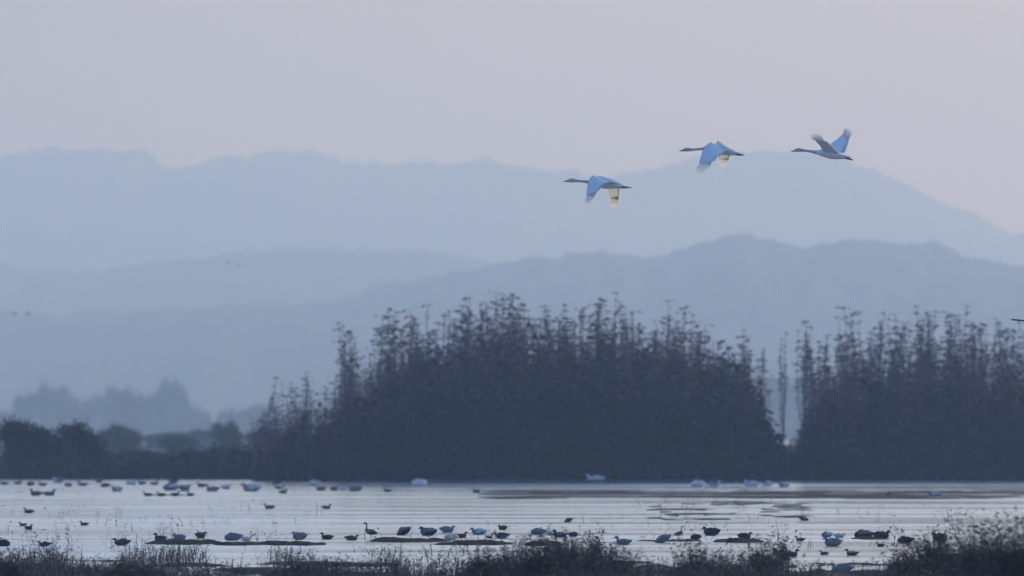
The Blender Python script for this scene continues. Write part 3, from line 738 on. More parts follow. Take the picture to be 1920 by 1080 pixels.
# ------------------------------------------------------------------ flying swans
S = 240.0 / F          # metres per photograph pixel at the swans' distance
def wing_part(root, pxp, stations, tips, name='wing', n_prim=7, th=3.2, feather_w=3.6, mats=('wing', 'flight'), flip=1):
    """stations: rows of (LE px, row, depth, TE px, row, depth); an aerofoil skin, then separate secondaries and primaries"""
    cx, cyy = pxp
    conv = lambda p: np.array([(p[0] - cx) * S, p[2], -(p[1] - cyy) * S])
    LE = np.array([conv(s[:3]) for s in stations]); TE = np.array([conv(s[3:]) for s in stations])
    n = 22; LEc, TEc = catmull(LE, n), catmull(TE, n)
    mc = 12
    c = np.concatenate([np.linspace(0, 1, mc), np.linspace(1, 0, mc)[1:-1]])
    up = np.concatenate([np.ones(mc), -np.ones(mc - 2)])
    span = np.gradient((LEc + TEc) / 2, axis=0); chord = TEc - LEc
    nrm = np.cross(chord, span); nrm /= np.linalg.norm(nrm, axis=1)[:, None]
    nrm *= flip
    prof = th * S * (1.2 * np.sqrt(np.clip(c, 0, 1)) * (1 - c)) * (1.0 * (up > 0) - 0.25 * (up < 0)) + 0.06 * 0.9 * np.sin(np.pi * c) * 0.35 * 0.5
    taper = np.linspace(1.0, 0.35, n)
    v = LEc[:, None] + chord[:, None] * (c * 0.93)[None, :, None] + nrm[:, None] * (prof[None, :] * taper[:, None])[..., None]
    k = len(c); v = v.reshape(-1, 3)
    i = np.arange(n - 1)[:, None] * k; j = np.arange(k)[None]; kk = (j + 1) % k
    mb = MB(); mb.add(v, np.stack([i + j, i + kk, i + k + kk, i + k + j], -1).reshape(-1, 4))
    cap0 = np.array([[a, (a + 1), k - 1 - a] for a in range(0)])
    wing = obj(name, mb.mesh(name), M[mats[0]], root)
    # feathers
    def feather(mb, a, b, w, side, curl, nn=7, prof=(0.55, 0.85, 1.0, 1.0, 0.9, 0.62, 0.08)):
        t = np.linspace(0, 1, nn)
        ax = a[None] * (1 - t[:, None]) + b[None] * t[:, None] + curl[None] * (t[:, None] ** 2)
        ww = w * np.array(prof)
        d = (b - a) / np.linalg.norm(b - a); s = side - d * (side @ d); s /= np.linalg.norm(s) + 1e-9
        nz = np.cross(d, s)
        rows = []
        for q in (-1, 0, 1):
            rows.append(ax + s[None] * (q * ww)[:, None] + nz[None] * (0.0025 * (1 - abs(q))))
        v = np.stack(rows, 1).reshape(-1, 3)
        i = np.arange(nn - 1)[:, None] * 3; j = np.arange(2)[None]
        mb.add(v, np.stack([i + j, i + j + 1, i + 3 + j + 1, i + 3 + j], -1).reshape(-1, 4))
    sb = MB(); m = 20
    for q in range(m):
        f = (q + 0.3) / m * (n - 5); i = int(f)
        a = LEc[i] + chord[i] * 0.78 + nrm[i] * 0.004; b = TEc[i] + chord[i] * (0.05 + 0.04 * ((q * 7) % 3) / 2) + (TEc[min(i + 1, n - 1)] - TEc[i]) * 0.8
        feather(sb, a, b, 1.9 * S, span[i], nrm[i] * -0.01)
    obj('secondary_feathers', sb.mesh('secondary_feathers'), M[mats[1]], wing)
    pb = MB()
    T = catmull([conv(t) for t in tips], n_prim)
    for q in range(n_prim):
        f = q / (n_prim - 1)
        base_i = int(n - 4 + 3 * (1 - f)); base_i = min(max(base_i, 0), n - 1)
        a = LEc[base_i] + chord[base_i] * (0.12 + 0.72 * f) - nrm[base_i] * 0.002
        feather(pb, a, T[q], feather_w * S * 0.30 * (1.0 + 0.25 * f), chord[base_i], nrm[-1] * -0.02, prof=(0.6, 1.0, 1.25, 1.0, 0.75, 0.5, 0.06))
    obj('primary_feathers', pb.mesh('primary_feathers'), M[mats[1]], wing)
    return wing

def flying_swan(anchor, yaw, spine, bill, feet, tail, near, far, label, eye, farm=('underwing', 'underwing'), farw=6.0):
    cx, cyy = anchor
    loc = P(cx, cyy, 240.0)
    root = empty('flying_swan', loc); tag(root, label, 'swan', 'swans flying over the marsh')
    ty = math.tan(R(yaw)); side = (math.sin(R(yaw)), math.cos(R(yaw)), 0)
    def cv(px, row, dd=0.0): return [(px - cx) * S, -(px - cx) * S * ty + dd, -(row - cyy) * S]
    mb = MB(); loft(mb, [cv(a, b) + [c * S, e * S] for a, b, c, e in spine], side, 18, 70)
    body = obj('body', mb.mesh('body'), M['white'], root)
    # stained neck and head are coloured on the same continuous body mesh
    me = body.data; me.materials.append(M['neck'])
    lim = (spine[6][0] - cx) * S
    idx = [1 if p.center.x < lim else 0 for p in me.polygons]
    me.polygons.foreach_set('material_index', idx)
    mb = MB(); loft(mb, [cv(a, b) + [c * S, e * S] for a, b, c, e in bill], side, 10, 12)
    bl = obj('bill', mb.mesh('bill'), M['black'], root)
    mb = MB(); a, b, c, e = bill[-1]
    loft(mb, [cv(a - 1.2, b) + [c * S * 0.95, e * S * 1.06], cv(a + .6, b - .1) + [c * S * 1.1, e * S * 1.12], cv(a + 2.0, b - .3) + [c * S * 0.9, e * S * 1.05]], side, 10, 6)
    obj('bill_base', mb.mesh('bill_base'), M['yellow'], bl)
    for sgn in (-1, 1):
        mb = MB(); p = np.array(cv(*eye)) + np.array(side) * sgn * 2.3 * S
        loft(mb, [[p[0] - .006, p[1], p[2], .001, .001], [p[0], p[1], p[2], .006, .006], [p[0] + .006, p[1], p[2], .001, .001]], side, 8, 7)
        obj('eye', mb.mesh('eye'), M['black'], root)
    for sgn in (-1, 1):
        mb = MB(); o_ = np.array(side) * sgn * 2.6 * S
        pts = [list(np.array(cv(a, b)) + o_) + [c * S, e * S] for a, b, c, e in feet]
        loft(mb, pts, side, 8, 16)
        obj('foot', mb.mesh('foot'), M['black'], root)
    tb = MB()
    for k in range(7):
        f = (k - 3) / 3.0
        a = np.array(cv(tail[0], tail[1])) + np.array(side) * f * 3 * S; b = np.array(cv(tail[2] - abs(f) * 2, tail[3] - abs(f) * 1.2)) + np.array(side) * f * 6.5 * S
        t = np.linspace(0, 1, 6)[:, None]; ax = a * (1 - t) + b * t
        s = np.array(side) * 1.6 * S; wv = np.array([.7, 1, 1, .95, .7, .15])[:, None]
        v = np.stack([ax - s * wv, ax + [0, 0, .004], ax + s * wv], 1).reshape(-1, 3)
        i = np.arange(5)[:, None] * 3; j = np.arange(2)[None]
        tb.add(v, np.stack([i + j, i + j + 1, i + 3 + j + 1, i + 3 + j], -1).reshape(-1, 4))
    obj('tail', tb.mesh('tail'), M['wing'], root)
    wing_part(root, anchor, *near); wing_part(root, anchor, *far, flip=-1, mats=farm, feather_w=farw)
    return root

flying_swan((1135, 344), 18,
    [(1063, 338.8, 1.5, 1.2), (1066.5, 338.3, 2.9, 2.4), (1072, 337.8, 3.9, 3.2), (1078, 338.3, 3.3, 2.7), (1085, 338.8, 2.3, 2.2), (1095, 339.9, 2.5, 2.4), (1103, 341, 3.3, 3.2), (1111, 341.5, 6.0, 6),
     (1121, 342, 9.2, 10), (1135, 343.6, 10.4, 12), (1148, 345.6, 8.6, 10.5), (1158, 347.8, 5.5, 8), (1167, 349.6, 2.8, 5), (1174, 350.8, .8, 3)],
    [(1056.5, 339.6, .5, .8), (1059, 339.4, .9, 1.2), (1062, 339.2, 1.3, 1.4), (1065.5, 338.8, 2.2, 1.9)],
    [(1156, 345.5, 1.2, 1.0), (1161, 349.5, 1.5, 1.2), (1167, 352.2, 1.4, 1.5), (1175, 352.2, 1.1, 2.6), (1184, 352, .6, 1.2)],
    (1160, 347, 1179, 351),
    ([(1108, 338.5, -.08, 1154, 344, -.13), (1112, 331.5, -.2, 1151, 342.5, -.24), (1114, 329.5, -.32, 1143, 343.5, -.35), (1106, 335, -.5, 1131, 347.5, -.54), (1101, 352, -.66, 1122, 359, -.68), (1099, 367, -.76, 1115, 370, -.77)],
     [(1096.5, 383, -.84), (1101, 385, -.85), (1106, 382, -.84), (1111, 375, -.82)]),
    ([(1114, 336, .08, 1152, 342, .14), (1124, 329.5, .34, 1157, 341, .38), (1138, 334, .56, 1163, 345, .6), (1142, 354, .70, 1163, 360, .74), (1145, 371, .78, 1162, 373, .8)],
     [(1147, 386, .84), (1151, 390, .85), (1156, 391, .85), (1160, 386, .84)]),
    'lowest and leftmost flying swan with both wings pushed down', (1067.5, 336.8))

flying_swan((1350, 280), 20,
    [(1280.5, 281.5, 1.5, 1.2), (1283.5, 280.6, 2.8, 2.3), (1288, 279.8, 3.8, 3.1), (1294, 280, 3.1, 2.6), (1301, 280, 2.2, 2.2), (1311, 279.3, 2.4, 2.3), (1319, 278.6, 3.2, 3.1), (1327, 277.6, 6.0, 6),
     (1338, 277.8, 9.2, 10), (1351, 280.5, 10, 12), (1363, 283.8, 7.8, 10), (1373, 286.6, 5, 7.5), (1382, 288.6, 2.6, 5), (1389, 290, .8, 3)],
    [(1274, 282.2, .5, .8), (1276.5, 282, .9, 1.2), (1279.5, 281.8, 1.3, 1.4), (1283, 281, 2.2, 1.9)],
    [(1370, 284, 1.2, 1.0), (1375, 287.5, 1.6, 1.2), (1381, 290, 1.7, 1.6), (1388, 290.8, 1.4, 2.6), (1395, 290.8, .7, 1.2)],
    (1373, 283.5, 1394, 289.5),
    ([(1326, 277, -.08, 1371, 284, -.13), (1334, 269, -.2, 1366, 286, -.24), (1332, 267.8, -.32, 1357, 290, -.34), (1321, 276, -.5, 1346, 293.5, -.54), (1314, 293, -.66, 1338, 303.5, -.68), (1309.5, 308, -.76, 1330, 312, -.77)],
     [(1302, 324, -.84), (1308, 330, -.85), (1316, 328, -.85), (1327, 319, -.83)]),
    ([(1343, 270, .08, 1366, 281, .14), (1346, 264, .3, 1374, 280, .34), (1350, 266, .5, 1377, 284, .52), (1349, 284, .66, 1371, 292, .68), (1350, 297, .74, 1369, 298, .75)],
     [(1350, 309, .80), (1355, 315, .80), (1361, 314, .80), (1369, 304, .78)]),
    'middle flying swan with broad pale blue near wing swept down', (1284.5, 278.6))

flying_swan((1560, 288), 26,
    [(1490, 282, 1.5, 1.2), (1493, 281.2, 2.8, 2.3), (1498, 280.5, 3.8, 3.1), (1504, 281, 3, 2.6), (1511, 281.8, 2.3, 2.2), (1521, 283.2, 2.6, 2.5), (1530, 285, 3.6, 3.5), (1539, 286, 5.8, 6),
     (1549, 287.4, 7.6, 9), (1560, 289.8, 8.4, 10.5), (1570, 292, 6.8, 9), (1580, 294.2, 4.3, 7), (1588, 295.6, 2.2, 5), (1594, 296.5, .8, 3)],
    [(1484, 282.4, .5, .8), (1486.5, 282.4, .9, 1.2), (1489.5, 282.3, 1.3, 1.4), (1492.5, 281.6, 2.1, 1.9)],
    [(1574, 291, 1.2, 1.0), (1579, 294, 1.7, 1.3), (1586, 296.6, 1.8, 1.6), (1592, 298.4, 1.4, 2.4), (1598.5, 300.5, .7, 1.2)],
    (1578, 291, 1598, 295.5),
    ([(1541, 282, -.06, 1572, 288, -.12), (1538, 275.5, -.3, 1561, 277.5, -.28), (1531, 268.8, -.52, 1551, 269, -.48), (1527, 265, -.66, 1542, 262.5, -.62)],
     [(1517, 262, -.8), (1517.5, 256, -.83), (1523, 251.5, -.82), (1534, 253, -.78)]),
    ([(1552, 276, .08, 1582, 287, .1), (1562, 266, .3, 1586, 279, .3), (1572, 259, .48, 1590, 269, .46), (1582, 249.5, .62, 1596, 258, .6)],
     [(1585, 239, .78), (1590, 238, .78), (1596, 240, .76), (1600, 246, .72)]),
    'highest and rightmost flying swan with both wings raised', (1494.8, 279.4), ('wing', 'flight'), 3.6)

# a dark goose entering at the right edge, and small far flying ducks
def flying_dark(px, row, d, span, length, label, group, heading, dihedral=0.1, mat='darkb'):
    root = empty('flying_duck' if span < 1.2 else 'flying_goose', P(px, row, d), heading)
    tag(root, label, 'bird', group)
    mb = MB(); L = length / 2
    loft(mb, [(-L, 0, .02, .002, .01), (-.6 * L, 0, .01, .05 * length, .07 * length), (0, 0, 0, .11 * length, .10 * length), (.4 * L, 0, .01, .08 * length, .075 * length),
              (.62 * L, 0, .03, .04 * length, .035 * length), (.85 * L, 0, .05, .05 * length, .04 * length), (1.0 * L, 0, .04, .02 * length, .02 * length)], (0, 1, 0), 12, 36)
    obj('body', mb.mesh('body'), M[mat], root)
    mb = MB(); loft(mb, [(1.0 * L, 0, .045, .015 * length, .02 * length), (1.16 * L, 0, .03, .006 * length, .014 * length)], (0, 1, 0), 8, 5)
    obj('bill', mb.mesh('bill'), M['black'], root)
    for s in (-1, 1):
        mb = MB(); h = span / 2
        n, m = 14, 5
        t = np.linspace(0, 1, n); c = 0.26 * length * (1 - 0.45 * t ** 2)
        le = np.stack([0.18 * length - 0.0 * t + 0.10 * length * np.sin(t * 2.4) - 0.2 * length * t ** 3, s * h * t * 0.8, dihedral * h * (t - 0.4 * t * t)], -1)
        rows = []
        for sign in (1, -1):
            for q in np.linspace(0, 1, m):
                rows.append(le + np.stack([-c * q, 0 * t, sign * 0.02 * np.sqrt(q) * (1 - q) * 2.2 + 0 * t], -1))
        v = np.stack(rows, 1).reshape(-1, 3); k = 2 * m
        fs = []
        for i in range(n - 1):
            for j in range(k):
                if j == m - 1 or j == k - 1: continue
                fs.append((i * k + j, i * k + j + 1, (i + 1) * k + j + 1, (i + 1) * k + j))
        mb.add(v, np.array(fs))
        for q in range(6):
            a = le[-3] + [-c[-3] * q / 5.0, 0, 0]; b = le[-1] + [-.05 * length - q * .045 * length, s * h * (0.22 - 0.028 * q), dihedral * .05 * (3 - q)]
            wv = np.array([0.014 * span, 0, 0]); mid = (a + b) / 2
            mb.add([a - wv, a + wv, mid + wv * .9, b, mid - wv * .9], [(0, 1, 2, 4)], [(4, 2, 3)])
        obj('wing', mb.mesh('wing'), M[mat], root)
    return root
flying_dark(1952, 611, 240, 1.55, 0.85, 'dark goose cut off by the right edge with its wingtip showing', None, R(-82), 0.28)
for px, row, lab in ((28, 587, 'tiny far duck flying at the left edge, the left one of its pair'), (53, 588, 'tiny far duck flying near the left edge, the right one of its pair'),
                     (427, 493, 'tiny hazy duck flying before the middle ridge, the upper one'), (447, 498, 'tiny hazy duck flying before the middle ridge, the lower one')):
    flying_dark(px, row, 1500 if px < 100 else 2300, 0.85, 1.0 if px < 100 else 1.3, lab, 'far flying ducks', R(170), 0.3)

# ------------------------------------------------------------------ birds on the water
def bird_parts(kind):
    """profile of a bird facing -x, sizes for body length 1: body spine, bill, with folded wings; returns dict of meshes"""
    out = {}
    mb = MB()
    if kind == 'swan_up':       # swimming swan, neck raised
        sp = [(-.62, 0, .60, .02, .02), (-.585, 0, .625, .045, .036), (-.53, 0, .64, .055, .045), (-.475, 0, .60, .042, .038), (-.455, 0, .5, .036, .036), (-.46, 0, .38, .042, .042), (-.47, 0, .26, .06, .06), (-.42, 0, .14, .12, .11),
              (-.28, 0, .12, .17, .18), (0, 0, .13, .19, .22), (.25, 0, .15, .15, .18), (.42, 0, .19, .075, .10), (.53, 0, .22, .02, .05)]
        bill = [(-.72, 0, .585, .008, .012), (-.67, 0, .60, .018, .018), (-.60, 0, .615, .032, .026)]
    elif kind == 'rest':        # head tucked on the back, a low rounded body
        sp = [(-.48, 0, .10, .02, .03), (-.42, 0, .12, .11, .11), (-.30, 0, .15, .16, .17), (-.05, 0, .16, .18, .21), (.2, 0, .16, .15, .18), (.38, 0, .18, .08, .11), (.52, 0, .22, .015, .04)]
        bill = [(-.02, 0, .36, .01, .02), (-.10, 0, .355, .045, .045), (-.20, 0, .33, .05, .05), (-.28, 0, .27, .05, .05)]
    elif kind == 'hunch':       # neck drawn in, head low over the breast
        sp = [(-.50, 0, .30, .018, .018), (-.465, 0, .315, .05, .042), (-.40, 0, .32, .065, .055), (-.345, 0, .27, .065, .065), (-.33, 0, .17, .10, .10), (-.22, 0, .13, .145, .16),
              (0, 0, .135, .165, .20), (.22, 0, .14, .13, .16), (.38, 0, .18, .065, .09), (.50, 0, .235, .012, .035)]
        bill = [(-.60, 0, .275, .008, .018), (-.55, 0, .285, .016, .02), (-.485, 0, .305, .03, .026)]
    elif kind == 'feed':        # dabbling, head down in the water, rump raised
        sp = [(-.5, 0, -.12, .03, .03), (-.44, 0, -.02, .06, .055), (-.38, 0, .06, .08, .08), (-.25, 0, .12, .15, .15), (0, 0, .18, .18, .2), (.22, 0, .24, .15, .17), (.38, 0, .3, .07, .1), (.48, 0, .36, .015, .03)]
        bill = [(-.54, 0, -.2, .01, .02), (-.5, 0, -.13, .02, .025)]
    elif kind == 'stand':       # goose standing upright on the mud
        sp = [(-.34, 0, .95, .02, .02), (-.30, 0, .965, .05, .04), (-.25, 0, .965, .058, .046), (-.19, 0, .92, .045, .04), (-.17, 0, .82, .038, .036), (-.18, 0, .68, .05, .05), (-.17, 0, .55, .09, .09),
              (-.08, 0, .45, .16, .15), (.1, 0, .40, .18, .18), (.28, 0, .36, .14, .15), (.42, 0, .33, .07, .09), (.52, 0, .31, .015, .04)]
        bill = [(-.46, 0, .925, .008, .012), (-.41, 0, .935, .018, .018), (-.33, 0, .95, .032, .026)]
    else:                       # duck: swimming duck with low head
        sp = [(-.44, 0, .34, .02, .02), (-.40, 0, .36, .06, .05), (-.34, 0, .365, .075, .06), (-.28, 0, .33, .06, .055), (-.27, 0, .25, .06, .06), (-.28, 0, .16, .10, .10),
              (-.18, 0, .12, .14, .16), (.05, 0, .12, .15, .18), (.25, 0, .13, .12, .14), (.40, 0, .17, .06, .08), (.50, 0, .21, .012, .03)]
        bill = [(-.56, 0, .325, .008, .028), (-.50, 0, .33, .014, .026), (-.43, 0, .345, .028, .024)]
    loft(mb, sp, (0, 1, 0), 14, 54); out['body'] = mb.mesh('body')
    mb = MB(); loft(mb, bill, (0, 1, 0), 8, 10); out['bill'] = mb.mesh('bill')
    wz = {'hunch': .18, 'swan_up': .17, 'rest': .2, 'feed': .24, 'stand': .43, 'duck': .16}[kind]
    tilt = {'feed': .3, 'stand': -.12}.get(kind, .10)
    for s in (-1, 1):
        mb = MB(); y = .13 if kind in ('duck', 'stand') else .155
        hgt = .105 if kind in ('duck', 'stand') else .14
        loft(mb, [(-.26, s * y * .8, wz - .26 * tilt, .03, .015), (-.15, s * y * 1.05, wz - .15 * tilt, hgt * .8, .035), (.05, s * y * 1.02, wz + .03, hgt, .04), (.25, s * y * .75, wz + .25 * tilt, hgt * .65, .035), (.40, s * y * .4, wz + .4 * tilt + .01, hgt * .3, .025), (.5, s * y * .15, wz + .5 * tilt + .02, .01, .01)], (0, 1, 0), 10, 22)
        out.setdefault('wing', []).append(mb.mesh('wing'))
    if kind == 'stand':
        for s in (-1, 1):
            mb = MB(); tube(mb, [(.08, s * .07, .26), (.10, s * .07, .12), (.08, s * .07, .0)], [.02, .014, .016], 5)
            mb.add([(.09, s * .07, .015), (-.06, s * .07 - .06, .004), (-.09, s * .07, .006), (-.06, s * .07 + .06, .004)], [(0, 1, 2, 3)])
            out.setdefault('leg', []).append(mb.mesh('leg'))
    return out
KIND = {k: bird_parts(k) for k in ('rest', 'feed', 'stand', 'duck', 'hunch')}
MCACHE = {}
def matted(me, mat):
    k = (me.name, mat)
    if k not in MCACHE:
        c = me.copy(); c.materials.clear(); c.materials.append(M[mat]); MCACHE[k] = c
    return MCACHE[k]

def water_bird(name, kind, px, row, lenpx, mats, face, label, cat, group, z=0.0):
    """mats: body, wings; face -1 looks left, 1 right; row is where it meets the water"""
    d = dist(row); s = lenpx / F * d
    jig = rnd.uniform(-0.8, 0.8)
    e = empty(name, (wx(px, d), d, z), (0 if face < 0 else math.pi) + jig); tag(e, label, cat, group)
    K = KIND[kind]
    bo = obj('body', matted(K['body'], mats[0]), None, e)
    bi = obj('bill' if kind != 'rest' else 'head', matted(K['bill'], 'black' if kind != 'rest' else mats[0]), None, e)
    parts = [bo, bi] + [obj('wing', matted(w_, mats[1]), None, e) for w_ in K['wing']] + [obj('leg', matted(w_, 'black'), None, e) for w_ in K.get('leg', [])]
    for p in parts: p.scale = (s, s, s)
    return e

